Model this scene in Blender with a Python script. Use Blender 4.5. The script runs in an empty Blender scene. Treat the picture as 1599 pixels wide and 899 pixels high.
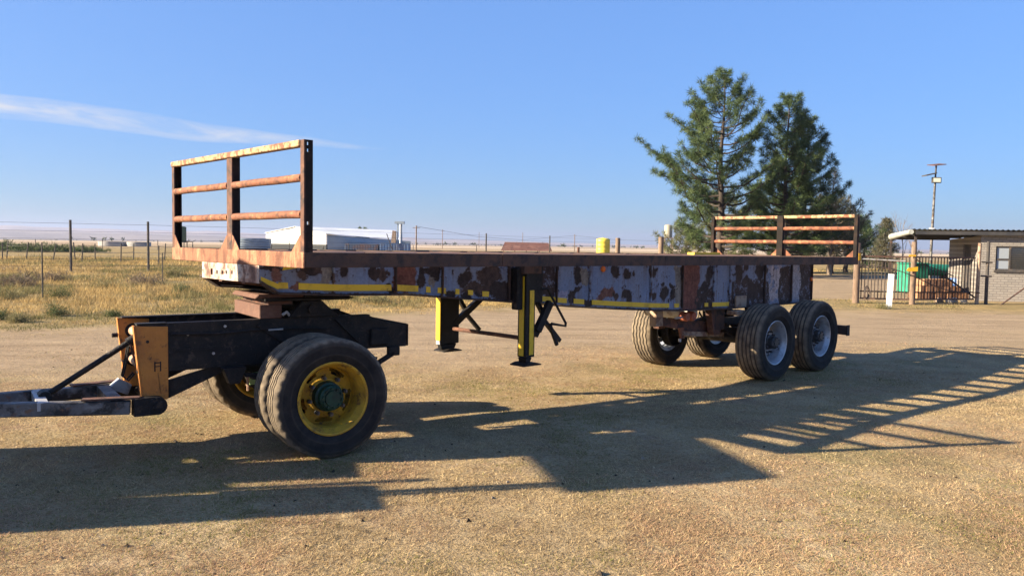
import bpy, bmesh, math, random
import numpy as np
from mathutils import Vector, Matrix, noise as mn

R = math.radians
scene = bpy.context.scene
rng = np.random.default_rng(7)
random.seed(7)

# ------------------------------------------------------------------ camera
cam_d = bpy.data.cameras.new('camera')
cam = bpy.data.objects.new('camera', cam_d)
scene.collection.objects.link(cam)
cam_d.sensor_width = 36.0
cam_d.lens = 1232.27 / 1599.0 * 36.0
cam_d.clip_start = 0.05
cam_d.clip_end = 40000.0
PITCH, ROLL = R(3.204), R(0.881)
cam.location = (0.0, 0.0, 1.798)
cam.matrix_world = (Matrix.Translation((0, 0, 1.798)) @ Matrix.Rotation(R(90) - PITCH, 4, 'X')
                    @ Matrix.Rotation(ROLL, 4, 'Z'))
scene.camera = cam

# ------------------------------------------------------------------ light
SUN_AZ, SUN_EL = R(12.0), R(21.5)          # azimuth of light travel from +X, elevation
sdir = Vector((math.cos(SUN_AZ) * math.cos(SUN_EL), math.sin(SUN_AZ) * math.cos(SUN_EL), -math.sin(SUN_EL)))
sun_d = bpy.data.lights.new('sun', 'SUN')
sun_d.energy = 5.0
sun_d.angle = R(0.53)
sun_d.color = (1.0, 0.85, 0.62)
sun = bpy.data.objects.new('sun', sun_d)
scene.collection.objects.link(sun)
sun.rotation_euler = sdir.to_track_quat('-Z', 'Y').to_euler()
sun.location = (-30, -8, 20)

world = bpy.data.worlds.new('World')
scene.world = world
world.use_nodes = True
wn, wl = world.node_tree.nodes, world.node_tree.links
wn.clear()
w_out = wn.new('ShaderNodeOutputWorld')
w_bg = wn.new('ShaderNodeBackground')
w_sky = wn.new('ShaderNodeTexSky')
w_sky.sky_type = 'NISHITA'
w_sky.sun_disc = False
w_sky.sun_elevation = SUN_EL
w_sky.sun_rotation = math.atan2(-sdir.x, -sdir.y)
w_sky.altitude = 2000.0
w_sky.air_density = 0.85
w_sky.dust_density = 3.5
w_sky.ozone_density = 5.6
w_bg.inputs['Strength'].default_value = 0.099
# a thin cirrus streak high in the sky, laid out by direction
w_tc = wn.new('ShaderNodeTexCoord')


def wmath(op, a, b=None, c=None, clamp=False):
    n = wn.new('ShaderNodeMath'); n.operation = op; n.use_clamp = clamp
    for i, v in enumerate((a, b, c)):
        if v is None: continue
        if isinstance(v, (int, float)): n.inputs[i].default_value = v
        else: wl.new(v, n.inputs[i])
    return n.outputs[0]


w_sep = wn.new('ShaderNodeSeparateXYZ')
wl.new(w_tc.outputs['Generated'], w_sep.inputs[0])
dx, dy, dz = w_sep.outputs
az_ = wmath('ARCTAN2', dx, dy)
el_ = wmath('ARCSINE', dz)
w_comb = wn.new('ShaderNodeCombineXYZ')
wl.new(wmath('MULTIPLY', az_, 9.0), w_comb.inputs[0])
wl.new(wmath('MULTIPLY', el_, 42.0), w_comb.inputs[1])
w_no = wn.new('ShaderNodeTexNoise')
w_no.inputs['Scale'].default_value = 1.0
w_no.inputs['Detail'].default_value = 7.0
w_no.inputs['Roughness'].default_value = 0.62
w_no.inputs['Distortion'].default_value = 0.5
wl.new(w_comb.outputs[0], w_no.inputs['Vector'])
w_comb2 = wn.new('ShaderNodeCombineXYZ')
wl.new(wmath('MULTIPLY', az_, 3.2), w_comb2.inputs[0])
w_no2 = wn.new('ShaderNodeTexNoise')
w_no2.inputs['Scale'].default_value = 1.0
w_no2.inputs['Detail'].default_value = 2.0
wl.new(w_comb2.outputs[0], w_no2.inputs['Vector'])
# centre line of the streak: elevation falls from left to right
el_c = wmath('ADD', wmath('MULTIPLY', az_, -0.052), 0.1055)
dv = wmath('SUBTRACT', el_, el_c)
dv = wmath('ADD', dv, wmath('MULTIPLY', wmath('SUBTRACT', w_no2.outputs[0], 0.5), 0.022))
CLOUD = dict(a0=-0.80, a1=-0.16)
taper = wmath('MULTIPLY', wmath('SMOOTH_MIN', 1.0, wmath('MULTIPLY', wmath('SUBTRACT', CLOUD['a1'], az_), 4.0), 0.2),
              wmath('MULTIPLY', wmath('SUBTRACT', az_, CLOUD['a0']), 5.0, clamp=True), clamp=True)
halfw = wmath('ADD', wmath('MULTIPLY', taper, 0.0115), 0.0015)
band = wmath('SUBTRACT', 1.0, wmath('DIVIDE', wmath('ABSOLUTE', dv), halfw), clamp=True)
band = wmath('MULTIPLY', band, taper)
cl = wmath('MULTIPLY', wmath('POWER', band, 0.5), wmath('MULTIPLY', wmath('SUBTRACT', w_no.outputs[0], 0.30), 2.6, clamp=True), clamp=True)
cl = wmath('MULTIPLY', cl, 1.25, clamp=True)
w_mix = wn.new('ShaderNodeMixRGB')
wl.new(cl, w_mix.inputs[0])
# the sky texture spans a wider range than the hazy winter sky of the place: even it out by its own luminance
w_bw = wn.new('ShaderNodeRGBToBW')
wl.new(w_sky.outputs[0], w_bw.inputs[0])
w_sc = wn.new('ShaderNodeVectorMath'); w_sc.operation = 'SCALE'
wl.new(w_sky.outputs[0], w_sc.inputs[0])
wl.new(wmath('POWER', wmath('MAXIMUM', w_bw.outputs[0], 0.05), -0.62), w_sc.inputs['Scale'])
wl.new(w_sc.outputs[0], w_mix.inputs[1])
w_mix.inputs[2].default_value = (2.15, 2.25, 2.5, 1)
wl.new(w_mix.outputs[0], w_bg.inputs['Color'])
wl.new(w_bg.outputs[0], w_out.inputs['Surface'])

vs = scene.view_settings
vs.view_transform = 'Standard'
vs.look = 'None'
vs.gamma = 1.0
vs.use_curve_mapping = False
vs.exposure = 1.82
scene.cycles.use_denoising = True
scene.cycles.max_bounces = 6
scene.cycles.volume_bounces = 0
scene.cycles.transparent_max_bounces = 8

COL = scene.collection

# ------------------------------------------------------------------ materials
def new_mat(name):
    m = bpy.data.materials.new(name)
    m.use_nodes = True
    nt = m.node_tree
    return m, nt, nt.nodes['Principled BSDF']


def N(nt, typ, **kw):
    n = nt.nodes.new(typ)
    for k, v in kw.items(): setattr(n, k, v)
    return n


def link(nt, a, b): nt.links.new(a, b)


def m_op(nt, op, a, b=None, c=None, clamp=False):
    n = nt.nodes.new('ShaderNodeMath'); n.operation = op; n.use_clamp = clamp
    for i, v in enumerate((a, b, c)):
        if v is None: continue
        if isinstance(v, (int, float)): n.inputs[i].default_value = v
        else: nt.links.new(v, n.inputs[i])
    return n.outputs[0]


def noise_fac(nt, vec, scale, detail=5, rough=0.6, lo=0.35, hi=0.65, dist=0.0):
    n = N(nt, 'ShaderNodeTexNoise')
    n.inputs['Scale'].default_value = scale
    n.inputs['Detail'].default_value = detail
    n.inputs['Roughness'].default_value = rough
    n.inputs['Distortion'].default_value = dist
    link(nt, vec, n.inputs['Vector'])
    mr = N(nt, 'ShaderNodeMapRange')
    mr.inputs['From Min'].default_value = lo
    mr.inputs['From Max'].default_value = hi
    link(nt, n.outputs[0], mr.inputs['Value'])
    return mr.outputs[0]


def mix_c(nt, f, a, b, blend='MIX'):
    n = N(nt, 'ShaderNodeMixRGB', blend_type=blend)
    for i, v in enumerate((f, a, b)):
        if isinstance(v, (int, float)): n.inputs[i].default_value = v
        elif isinstance(v, tuple): n.inputs[i].default_value = (*v[:3], 1)
        else: link(nt, v, n.inputs[i])
    return n.outputs[0]


def worn(name, base, layers=(), rough=0.65, metal=0.0, bump=0.0, bump_scale=60, stretch=(1, 1, 1), coord='Object', spec=0.5):
    """base colour with noise layers [(colour, scale, lo, hi)]"""
    m, nt, p = new_mat(name)
    tc = N(nt, 'ShaderNodeTexCoord')
    mp = N(nt, 'ShaderNodeMapping')
    mp.inputs['Scale'].default_value = stretch
    link(nt, tc.outputs[coord], mp.inputs['Vector'])
    vec = mp.outputs[0]
    c = base
    for col, sc, lo, hi in layers:
        c = mix_c(nt, noise_fac(nt, vec, sc, 6, 0.65, lo, hi, 0.3), c, col)
    if isinstance(c, tuple): p.inputs['Base Color'].default_value = (*c, 1)
    else: link(nt, c, p.inputs['Base Color'])
    p.inputs['Roughness'].default_value = rough
    p.inputs['Metallic'].default_value = metal
    p.inputs['Specular IOR Level'].default_value = spec
    if bump:
        b = N(nt, 'ShaderNodeBump'); b.inputs['Strength'].default_value = bump; b.inputs['Distance'].default_value = 0.01
        link(nt, noise_fac(nt, tc.outputs[coord], bump_scale, 5, 0.6, 0.2, 0.8), b.inputs['Height'])
        link(nt, b.outputs[0], p.inputs['Normal'])
    return m


def attr_mat(name, rough=0.8, fine=0.25, fscale=40, bump=0.0, trans=0.0, spec=0.3):
    """colour comes from the mesh's own colour attribute, with a little fine variation"""
    m, nt, p = new_mat(name)
    a = N(nt, 'ShaderNodeAttribute', attribute_name='col')
    tc = N(nt, 'ShaderNodeTexCoord')
    f = noise_fac(nt, tc.outputs['Object'], fscale, 5, 0.65, 0.25, 0.75)
    c = mix_c(nt, 1.0, a.outputs['Color'], mix_c(nt, f, (1 - fine,) * 3, (1 + fine,) * 3), 'MULTIPLY') if fine else a.outputs['Color']
    link(nt, c, p.inputs['Base Color'])
    p.inputs['Roughness'].default_value = rough
    p.inputs['Specular IOR Level'].default_value = spec
    if bump:
        b = N(nt, 'ShaderNodeBump'); b.inputs['Strength'].default_value = bump; b.inputs['Distance'].default_value = 0.01
        link(nt, f, b.inputs['Height']); link(nt, b.outputs[0], p.inputs['Normal'])
    if trans:
        t = N(nt, 'ShaderNodeBsdfTranslucent')
        link(nt, c, t.inputs['Color'])
        mx = N(nt, 'ShaderNodeMixShader'); mx.inputs[0].default_value = trans
        out = nt.nodes['Material Output']
        link(nt, p.outputs[0], mx.inputs[1]); link(nt, t.outputs[0], mx.inputs[2]); link(nt, mx.outputs[0], out.inputs['Surface'])
    return m


M = {}
M['rust_beam'] = worn('rusty_dark_steel', (0.055, 0.034, 0.026), [((0.10, 0.052, 0.032), 3, 0.4, 0.62), ((0.028, 0.022, 0.02), 9, 0.5, 0.62)], 0.85, 0, 0.5, 80, (1, 1, 1))
M['rust_front'] = worn('flaking_orange_rust', (0.25, 0.105, 0.058), [((0.38, 0.20, 0.11), 4, 0.47, 0.62), ((0.14, 0.055, 0.032), 7, 0.48, 0.62), ((0.12, 0.05, 0.03), 26, 0.56, 0.68)], 0.88, 0, 0.5, 70, (1, 1.4, 0.5))
M['rust_rail'] = worn('rusty_pipe', (0.22, 0.078, 0.038), [((0.40, 0.20, 0.09), 9, 0.53, 0.64), ((0.09, 0.034, 0.02), 14, 0.48, 0.62)], 0.8, 0, 0.4, 90)
M['cream_rust'] = worn('cream_paint_over_rust', (0.44, 0.31, 0.16), [((0.20, 0.075, 0.036), 11, 0.45, 0.56), ((0.10, 0.045, 0.03), 28, 0.55, 0.64)], 0.8, 0, 0.4, 90)
M['post_rust'] = worn('rusty_channel', (0.115, 0.050, 0.032), [((0.22, 0.10, 0.058), 6, 0.52, 0.66), ((0.035, 0.022, 0.02), 8, 0.46, 0.62)], 0.85, 0, 0.4, 80)
M['black_steel'] = worn('greasy_black_steel', (0.009, 0.009, 0.010), [((0.026, 0.020, 0.016), 5, 0.44, 0.62), ((0.065, 0.046, 0.034), 13, 0.57, 0.70), ((0.10, 0.075, 0.055), 45, 0.64, 0.72)], 0.66, 0, 0.6, 35, spec=0.3)
M['web_shade'] = worn('shaded_rust', (0.014, 0.011, 0.010), [((0.035, 0.02, 0.015), 7, 0.48, 0.66)], 0.8, 0, 0.4, 60, spec=0.2)  # post rust coloured near black, shade painted in for sides away from sun
M['black_paint'] = worn('black_paint', (0.008, 0.008, 0.009), [((0.022, 0.019, 0.017), 8, 0.5, 0.7)], 0.55, 0, 0.2, 60, spec=0.3)
M['white_rust'] = worn('white_paint_over_rust', (0.50, 0.45, 0.39), [((0.36, 0.20, 0.135), 4, 0.44, 0.58), ((0.13, 0.06, 0.04), 8, 0.49, 0.60), ((0.06, 0.035, 0.028), 24, 0.56, 0.66)], 0.75, 0, 0.4, 70)
M['orange_plate'] = worn('orange_paint', (0.50, 0.20, 0.04), [((0.36, 0.135, 0.032), 3.5, 0.42, 0.64), ((0.15, 0.065, 0.028), 9, 0.58, 0.68), ((0.05, 0.03, 0.02), 24, 0.62, 0.70)], 0.62, 0, 0.35, 40, spec=0.3)
M['pale_tube'] = worn('dusty_tube', (0.46, 0.29, 0.20), [((0.26, 0.15, 0.10), 8, 0.45, 0.65)], 0.7, 0, 0.2)
M['grey_bar'] = worn('grey_painted_bar', (0.13, 0.12, 0.112), [((0.24, 0.225, 0.21), 5, 0.50, 0.62), ((0.022, 0.019, 0.017), 4.5, 0.47, 0.56), ((0.16, 0.085, 0.05), 12, 0.58, 0.68)], 0.6, 0, 0.3, 50)
M['rust_box'] = worn('rust_red_box', (0.115, 0.052, 0.034), [((0.17, 0.09, 0.06), 6, 0.48, 0.66), ((0.10, 0.05, 0.035), 11, 0.54, 0.66)], 0.8, 0, 0.35, 60)
M['yellow_paint'] = worn('yellow_wheel_paint', (0.50, 0.30, 0.028), [((0.34, 0.19, 0.022), 6, 0.42, 0.64), ((0.11, 0.06, 0.025), 13, 0.55, 0.66), ((0.05, 0.035, 0.025), 34, 0.60, 0.70)], 0.68, 0, 0.35, 45, spec=0.3)
M['yellow_tape'] = worn('yellow_reflective_tape', (0.78, 0.50, 0.02), [((0.52, 0.32, 0.02), 7, 0.52, 0.68), ((0.07, 0.04, 0.025), 30, 0.66, 0.71)], 0.45, 0, 0.1, 60)
M['green_hub'] = worn('green_hub_paint', (0.011, 0.050, 0.030), [((0.008, 0.02, 0.016), 12, 0.42, 0.62)], 0.5, 0, 0.2, spec=0.3)
M['green_part'] = worn('pale_green_paint', (0.30, 0.46, 0.20), [((0.16, 0.22, 0.10), 12, 0.5, 0.65)], 0.6)
M['silver_rim'] = worn('silver_wheel', (0.42, 0.44, 0.47), [((0.22, 0.22, 0.23), 7, 0.48, 0.66), ((0.08, 0.07, 0.065), 18, 0.60, 0.70)], 0.38, 0.45, 0.1)
M['hub_dark'] = worn('greasy_hub', (0.05, 0.048, 0.048), [((0.16, 0.15, 0.15), 14, 0.52, 0.66)], 0.5, 0.3, 0.2)
M['pale_steel'] = worn('pale_steel', (0.42, 0.41, 0.40), [((0.20, 0.15, 0.12), 9, 0.5, 0.66)], 0.55, 0.2)
M['marker'] = worn('orange_reflector', (0.75, 0.16, 0.02), (), 0.25)
M['tan_steel'] = worn('tan_painted_steel', (0.34, 0.25, 0.175), [((0.16, 0.085, 0.055), 9, 0.46, 0.62)], 0.75, 0, 0.3)
M['red_can'] = worn('red_brake_chamber', (0.40, 0.11, 0.055), [((0.18, 0.055, 0.03), 16, 0.48, 0.65)], 0.7)
M['rib'] = worn('rib_paint', (0.26, 0.31, 0.42), [((0.10, 0.06, 0.045), 8, 0.46, 0.58)], 0.7)
M['girder'] = attr_mat('blue_paint_and_rust', 0.7, 0.22, 55, 0.5)


def rubber(name, base, dust, lo, hi):
    return worn(name, base, [(dust, 6, lo, hi), (tuple(x * 0.6 for x in dust), 40, 0.5, 0.75)], 0.85, 0, 0.25, 60, spec=0.25)


M['rubber'] = rubber('dusty_rubber', (0.020, 0.020, 0.021), (0.052, 0.046, 0.039), 0.42, 0.70)


def tread_mat():
    m, nt, p = new_mat('worn_tyre')
    a = N(nt, 'ShaderNodeAttribute', attribute_name='tread')
    tc = N(nt, 'ShaderNodeTexCoord')
    side = mix_c(nt, noise_fac(nt, tc.outputs['Object'], 5, 6, 0.7, 0.36, 0.68), (0.010, 0.010, 0.011), (0.036, 0.032, 0.028))
    top = mix_c(nt, noise_fac(nt, tc.outputs['Object'], 9, 6, 0.7, 0.35, 0.65), (0.085, 0.068, 0.052), (0.23, 0.18, 0.125))
    c = mix_c(nt, a.outputs['Fac'], side, top)
    link(nt, c, p.inputs['Base Color'])
    p.inputs['Roughness'].default_value = 0.85
    p.inputs['Specular IOR Level'].default_value = 0.25
    b = N(nt, 'ShaderNodeBump'); b.inputs['Strength'].default_value = 0.2; b.inputs['Distance'].default_value = 0.006
    link(nt, noise_fac(nt, tc.outputs['Object'], 55, 5, 0.6, 0.2, 0.8), b.inputs['Height']); link(nt, b.outputs[0], p.inputs['Normal'])
    return m


M['tyre'] = tread_mat()

# ------------------------------------------------------------------ mesh helpers
def add_obj(name, me, parent=None, mat=None, loc=None, rotz=None):
    o = bpy.data.objects.new(name, me)
    COL.objects.link(o)
    if mat is not None and me is not None and not me.materials: me.materials.append(mat)
    if parent is not None: o.parent = parent
    if loc is not None: o.location = loc
    if rotz is not None: o.rotation_euler = (0, 0, rotz)
    return o


def tag(o, label=None, cat=None, group=None, kind=None):
    if label: o['label'] = label
    if cat: o['category'] = cat
    if group: o['group'] = group
    if kind: o['kind'] = kind
    return o


def empty(name, loc=(0, 0, 0), rotz=0.0, parent=None):
    o = bpy.data.objects.new(name, None)
    o.empty_display_size = 0.2
    COL.objects.link(o)
    o.location = loc
    o.rotation_euler = (0, 0, rotz)
    if parent is not None: o.parent = parent
    return o


class MB:
    def __init__(self): self.v = []; self.f = []

    def add(self, vs, fs):
        b = len(self.v)
        self.v += [tuple(p) for p in vs]
        self.f += [tuple(i + b for i in f) for f in fs]
        return self

    def box(self, a, b):
        x0, y0, z0 = a; x1, y1, z1 = b
        return self.add([(x0, y0, z0), (x1, y0, z0), (x1, y1, z0), (x0, y1, z0), (x0, y0, z1), (x1, y0, z1), (x1, y1, z1), (x0, y1, z1)],
                        [(0, 3, 2, 1), (4, 5, 6, 7), (0, 1, 5, 4), (1, 2, 6, 5), (2, 3, 7, 6), (3, 0, 4, 7)])

    def beam(self, p, q, w, h, up=(0, 0, 1)):
        """rectangular bar from p to q, w wide sideways, h along up"""
        p, q = Vector(p), Vector(q)
        d = (q - p).normalized()
        s = d.cross(Vector(up)).normalized()
        u = s.cross(d).normalized()
        vs = []
        for c in (p, q):
            for a, b in ((-1, -1), (1, -1), (1, 1), (-1, 1)):
                vs.append(c + s * (a * w / 2) + u * (b * h / 2))
        return self.add(vs, [(3, 2, 1, 0), (4, 5, 6, 7), (0, 1, 5, 4), (1, 2, 6, 5), (2, 3, 7, 6), (3, 0, 4, 7)])

    def prism(self, poly, axis, a, b):
        """polygon in the plane across axis (0,1,2), extruded from a to b"""
        def mk(p, c):
            if axis == 0: return (c, p[0], p[1])
            if axis == 1: return (p[0], c, p[1])
            return (p[0], p[1], c)
        n = len(poly)
        vs = [mk(p, a) for p in poly] + [mk(p, b) for p in poly]
        fs = [tuple(range(n - 1, -1, -1)), tuple(range(n, 2 * n))]
        for i in range(n):
            j = (i + 1) % n
            fs.append((i, j, n + j, n + i))
        return self.add(vs, fs)

    def tube(self, pts, rad, n=10, cap=True):
        pts = [Vector(p) for p in pts]
        rads = rad if isinstance(rad, (list, tuple)) else [rad] * len(pts)
        vs, fs = [], []
        t = (pts[1] - pts[0]).normalized()
        ref = Vector((0, 0, 1)) if abs(t.z) < 0.9 else Vector((1, 0, 0))
        s = t.cross(ref).normalized()
        for i, p in enumerate(pts):
            if i == 0: t = (pts[1] - pts[0]).normalized()
            elif i == len(pts) - 1: t = (pts[-1] - pts[-2]).normalized()
            else: t = ((pts[i + 1] - p).normalized() + (p - pts[i - 1]).normalized()).normalized()
            s = (s - t * s.dot(t)).normalized()
            u = t.cross(s)
            for k in range(n):
                a = 2 * math.pi * k / n
                vs.append(p + (s * math.cos(a) + u * math.sin(a)) * rads[i])
        for i in range(len(pts) - 1):
            for k in range(n):
                k2 = (k + 1) % n
                fs.append((i * n + k, i * n + k2, (i + 1) * n + k2, (i + 1) * n + k))
        if cap:
            fs.append(tuple(range(n - 1, -1, -1)))
            m = (len(pts) - 1) * n
            fs.append(tuple(range(m, m + n)))
        return self.add(vs, fs)

    def lathe(self, prof, n=48, closed=False, c=(0, 0, 0), skip=None):
        """profile [(a, r)] turned round the Y axis"""
        vs, fs = [], []
        for k in range(n):
            t = 2 * math.pi * k / n
            for a, r in prof:
                vs.append((c[0] + r * math.cos(t), c[1] + a, c[2] + r * math.sin(t)))
        m = len(prof)
        rngm = m if closed else m - 1
        for k in range(n):
            k2 = (k + 1) % n
            for i in range(rngm):
                if skip and skip(k, i): continue
                j = (i + 1) % m
                fs.append((k * m + i, k * m + j, k2 * m + j, k2 * m + i))
        return self.add(vs, fs)

    def mesh(self, name, smooth=None, fix=True):
        me = bpy.data.meshes.new(name)
        me.from_pydata(self.v, [], self.f)
        if fix:
            bm = bmesh.new(); bm.from_mesh(me)
            bmesh.ops.recalc_face_normals(bm, faces=bm.faces)
            bm.to_mesh(me); bm.free()
        if smooth is not None:
            for p in me.polygons: p.use_smooth = True
            try: me.set_sharp_from_angle(angle=R(smooth))
            except Exception: pass
        me.update()
        return me

    def build(self, name, mat, parent=None, smooth=None, bevel=0.0, loc=None):
        o = add_obj(name, self.mesh(name, smooth), parent, mat, loc)
        if bevel:
            b = o.modifiers.new('bevel', 'BEVEL'); b.width = bevel; b.segments = 1; b.limit_method = 'ANGLE'
        return o


def smoothstep(a, b, x):
    t = np.clip((x - a) / (b - a), 0, 1)
    return t * t * (3 - 2 * t)


# ------------------------------------------------------------------ terrain
def ground_z(x, y):
    x = np.asarray(x, float); y = np.asarray(y, float)
    r = np.hypot(x, y)
    z = 0.12 * (1 - smoothstep(7.4, 10.6, y))
    far = smoothstep(250, 2500, r)
    z = z - far * 9.0 + far * 5.0 * np.sin(x / 900.0 + 1.0) * np.sin(y / 1300.0)
    th = np.arctan2(x, np.maximum(y, 1e-3))
    z = z - smoothstep(400, 1500, r) * smoothstep(0.15, 0.5, th) * 4
    return z


def gz(x, y): return float(ground_z(x, y))


def vnoise(x, y, sc, seed):
    g = np.random.default_rng(seed); T = g.random((64, 64))
    u, v = x * sc, y * sc
    i, j = np.floor(u).astype(int), np.floor(v).astype(int)
    a, b = u - i, v - j
    a = a * a * (3 - 2 * a); b = b * b * (3 - 2 * b)
    f = lambda p, q: T[p % 64, q % 64]
    return (f(i, j) * (1 - a) + f(i + 1, j) * a) * (1 - b) + (f(i, j + 1) * (1 - a) + f(i + 1, j + 1) * a) * b


def track_mask(x, y):
    """1 on the bare dirt of the track, 0 off it"""
    lo = 12.4 + 0.33 * x
    hi = np.minimum(14.5 + 0.75 * (x + 9), 22.0)
    hi = np.maximum(hi, lo + 3.5)
    wob = (vnoise(x, y, 0.30, 61) * 0.65 + vnoise(x, y, 1.2, 62) * 0.35 - 0.5) * 5.0
    m = smoothstep(-3.2, 1.8, y + wob - lo) * (1 - smoothstep(-1.2, 1.2, y + wob - hi))
    yard = smoothstep(26.5, 29, y) * (1 - smoothstep(52, 60, y)) * smoothstep(0.34, 0.38, x / np.maximum(y, 1))
    return np.maximum(m, yard)


def make_ground():
    th_in = np.linspace(-0.75, 0.75, 121)
    th_out = np.linspace(0.75, 2 * math.pi - 0.75, 42)[1:-1]
    th = np.concatenate([th_in, th_out])
    rr = np.concatenate([np.linspace(0.6, 16, 70), np.geomspace(16.5, 9000, 90)])
    T, Rr = np.meshgrid(th, rr, indexing='ij')
    X = Rr * np.sin(T); Y = Rr * np.cos(T)
    Z = ground_z(X, Y)
    n, m = X.shape
    vs = np.stack([X, Y, Z], -1).reshape(-1, 3)
    fs = []
    for i in range(n):
        i2 = (i + 1) % n
        for j in range(m - 1):
            fs.append((i * m + j, i * m + j + 1, i2 * m + j + 1, i2 * m + j))
    fs.append(tuple(i * m for i in range(n)))
    me = bpy.data.meshes.new('ground')
    me.from_pydata(vs.tolist(), [], fs)
    bm = bmesh.new(); bm.from_mesh(me); bmesh.ops.recalc_face_normals(bm, faces=bm.faces)
    if sum(f.normal.z for f in bm.faces) < 0: bmesh.ops.reverse_faces(bm, faces=bm.faces)
    bm.to_mesh(me); bm.free()
    for p in me.polygons: p.use_smooth = True
    return me


def ground_material():
    m, nt, p = new_mat('dry_ground')
    geo = N(nt, 'ShaderNodeNewGeometry')
    sep = N(nt, 'ShaderNodeSeparateXYZ')
    link(nt, geo.outputs['Position'], sep.inputs[0])
    x, y, _ = sep.outputs
    pos = geo.outputs['Position']

    def ss(v, lo, hi):
        mr = N(nt, 'ShaderNodeMapRange', interpolation_type='SMOOTHSTEP')
        mr.inputs['From Min'].default_value = lo; mr.inputs['From Max'].default_value = hi
        link(nt, v, mr.inputs['Value']); return mr.outputs[0]
    wob = m_op(nt, 'MULTIPLY', m_op(nt, 'SUBTRACT', noise_fac(nt, pos, 0.30, 6, 0.62, 0.0, 1.0), 0.5), 9.0)
    yw = m_op(nt, 'ADD', y, wob)
    lo = m_op(nt, 'ADD', m_op(nt, 'MULTIPLY', x, 0.33), 12.4)
    hi = m_op(nt, 'MINIMUM', m_op(nt, 'ADD', m_op(nt, 'MULTIPLY', x, 0.75), 21.25), 22.0)
    hi = m_op(nt, 'MAXIMUM', hi, m_op(nt, 'ADD', lo, 3.5))
    tr = m_op(nt, 'MULTIPLY', ss(m_op(nt, 'SUBTRACT', yw, lo), -2.2, 1.8), m_op(nt, 'SUBTRACT', 1.0, ss(m_op(nt, 'SUBTRACT', yw, hi), -1.2, 1.2)))
    yard = m_op(nt, 'MULTIPLY', m_op(nt, 'MULTIPLY', ss(y, 26.5, 29.0), m_op(nt, 'SUBTRACT', 1.0, ss(y, 52.0, 60.0))), ss(m_op(nt, 'DIVIDE', x, m_op(nt, 'MAXIMUM', y, 1.0)), 0.34, 0.38))
    tr = m_op(nt, 'MAXIMUM', tr, yard)
    # lawn
    lawn = mix_c(nt, noise_fac(nt, pos, 0.8, 5, 0.6, 0.38, 0.64), (0.285, 0.205, 0.108), (0.44, 0.335, 0.195))
    lawn = mix_c(nt, m_op(nt, 'MULTIPLY', noise_fac(nt, pos, 0.5, 4, 0.6, 0.52, 0.68), 0.7), lawn, (0.17, 0.150, 0.055))
    lawn = mix_c(nt, m_op(nt, 'MULTIPLY', noise_fac(nt, pos, 2.1, 5, 0.65, 0.52, 0.72), 0.6), lawn, (0.24, 0.15, 0.10))
    lawn = mix_c(nt, noise_fac(nt, pos, 45, 4, 0.7, 0.45, 0.70), lawn, mix_c(nt, 1.0, lawn, (0.45, 0.40, 0.36), 'MULTIPLY'))
    # dirt
    mp = N(nt, 'ShaderNodeMapping'); mp.inputs['Scale'].default_value = (0.35, 1.6, 1); mp.inputs['Rotation'].default_value = (0, 0, R(-20))
    link(nt, pos, mp.inputs['Vector'])
    dirt = mix_c(nt, noise_fac(nt, mp.outputs[0], 1.3, 7, 0.7, 0.32, 0.66), (0.235, 0.170, 0.105), (0.385, 0.288, 0.182))
    dirt = mix_c(nt, noise_fac(nt, pos, 20, 5, 0.7, 0.5, 0.75), dirt, (0.19, 0.135, 0.09))
    near = mix_c(nt, tr, lawn, dirt)
    # veld beyond the track
    veld = mix_c(nt, noise_fac(nt, pos, 0.22, 6, 0.65, 0.38, 0.62), (0.32, 0.225, 0.10), (0.23, 0.175, 0.085))
    veld = mix_c(nt, m_op(nt, 'MULTIPLY', noise_fac(nt, pos, 0.7, 5, 0.65, 0.5, 0.68), 0.6), veld, (0.135, 0.12, 0.055))
    c = mix_c(nt, m_op(nt, 'MULTIPLY', ss(m_op(nt, 'SUBTRACT', y, hi), 0.0, 3.0), m_op(nt, 'SUBTRACT', 1.0, yard)), near, veld)
    # far farm fields in long strips
    mp2 = N(nt, 'ShaderNodeMapping'); mp2.inputs['Scale'].default_value = (0.0011, 0.0046, 1); mp2.inputs['Rotation'].default_value = (0, 0, R(8))
    link(nt, pos, mp2.inputs['Vector'])
    vo = N(nt, 'ShaderNodeTexVoronoi'); vo.inputs['Scale'].default_value = 1.0
    link(nt, mp2.outputs[0], vo.inputs['Vector'])
    cr = N(nt, 'ShaderNodeValToRGB')
    cr.color_ramp.interpolation = 'CONSTANT'
    e = cr.color_ramp.elements
    e[0].position = 0; e[0].color = (0.40, 0.30, 0.20, 1)
    for pz, cc in ((0.3, (0.46, 0.36, 0.25)), (0.5, (0.30, 0.22, 0.15)), (0.62, (0.50, 0.40, 0.29)), (0.85, (0.20, 0.17, 0.11))):
        q = e.new(pz); q.color = (*cc, 1)
    sp = N(nt, 'ShaderNodeSeparateColor'); link(nt, vo.outputs['Color'], sp.inputs[0])
    link(nt, sp.outputs[0], cr.inputs[0])
    rad = m_op(nt, 'POWER', m_op(nt, 'ADD', m_op(nt, 'MULTIPLY', x, x), m_op(nt, 'MULTIPLY', y, y)), 0.5)
    c = mix_c(nt, ss(rad, 120, 260), c, cr.outputs[0])
    link(nt, c, p.inputs['Base Color'])
    p.inputs['Roughness'].default_value = 0.95
    p.inputs['Specular IOR Level'].default_value = 0.1
    b = N(nt, 'ShaderNodeBump'); b.inputs['Strength'].default_value = 0.6; b.inputs['Distance'].default_value = 0.03
    hh = m_op(nt, 'ADD', noise_fac(nt, pos, 38, 4, 0.7, 0.2, 0.8), m_op(nt, 'MULTIPLY', noise_fac(nt, pos, 4, 5, 0.6, 0.2, 0.8), 1.5))
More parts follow.
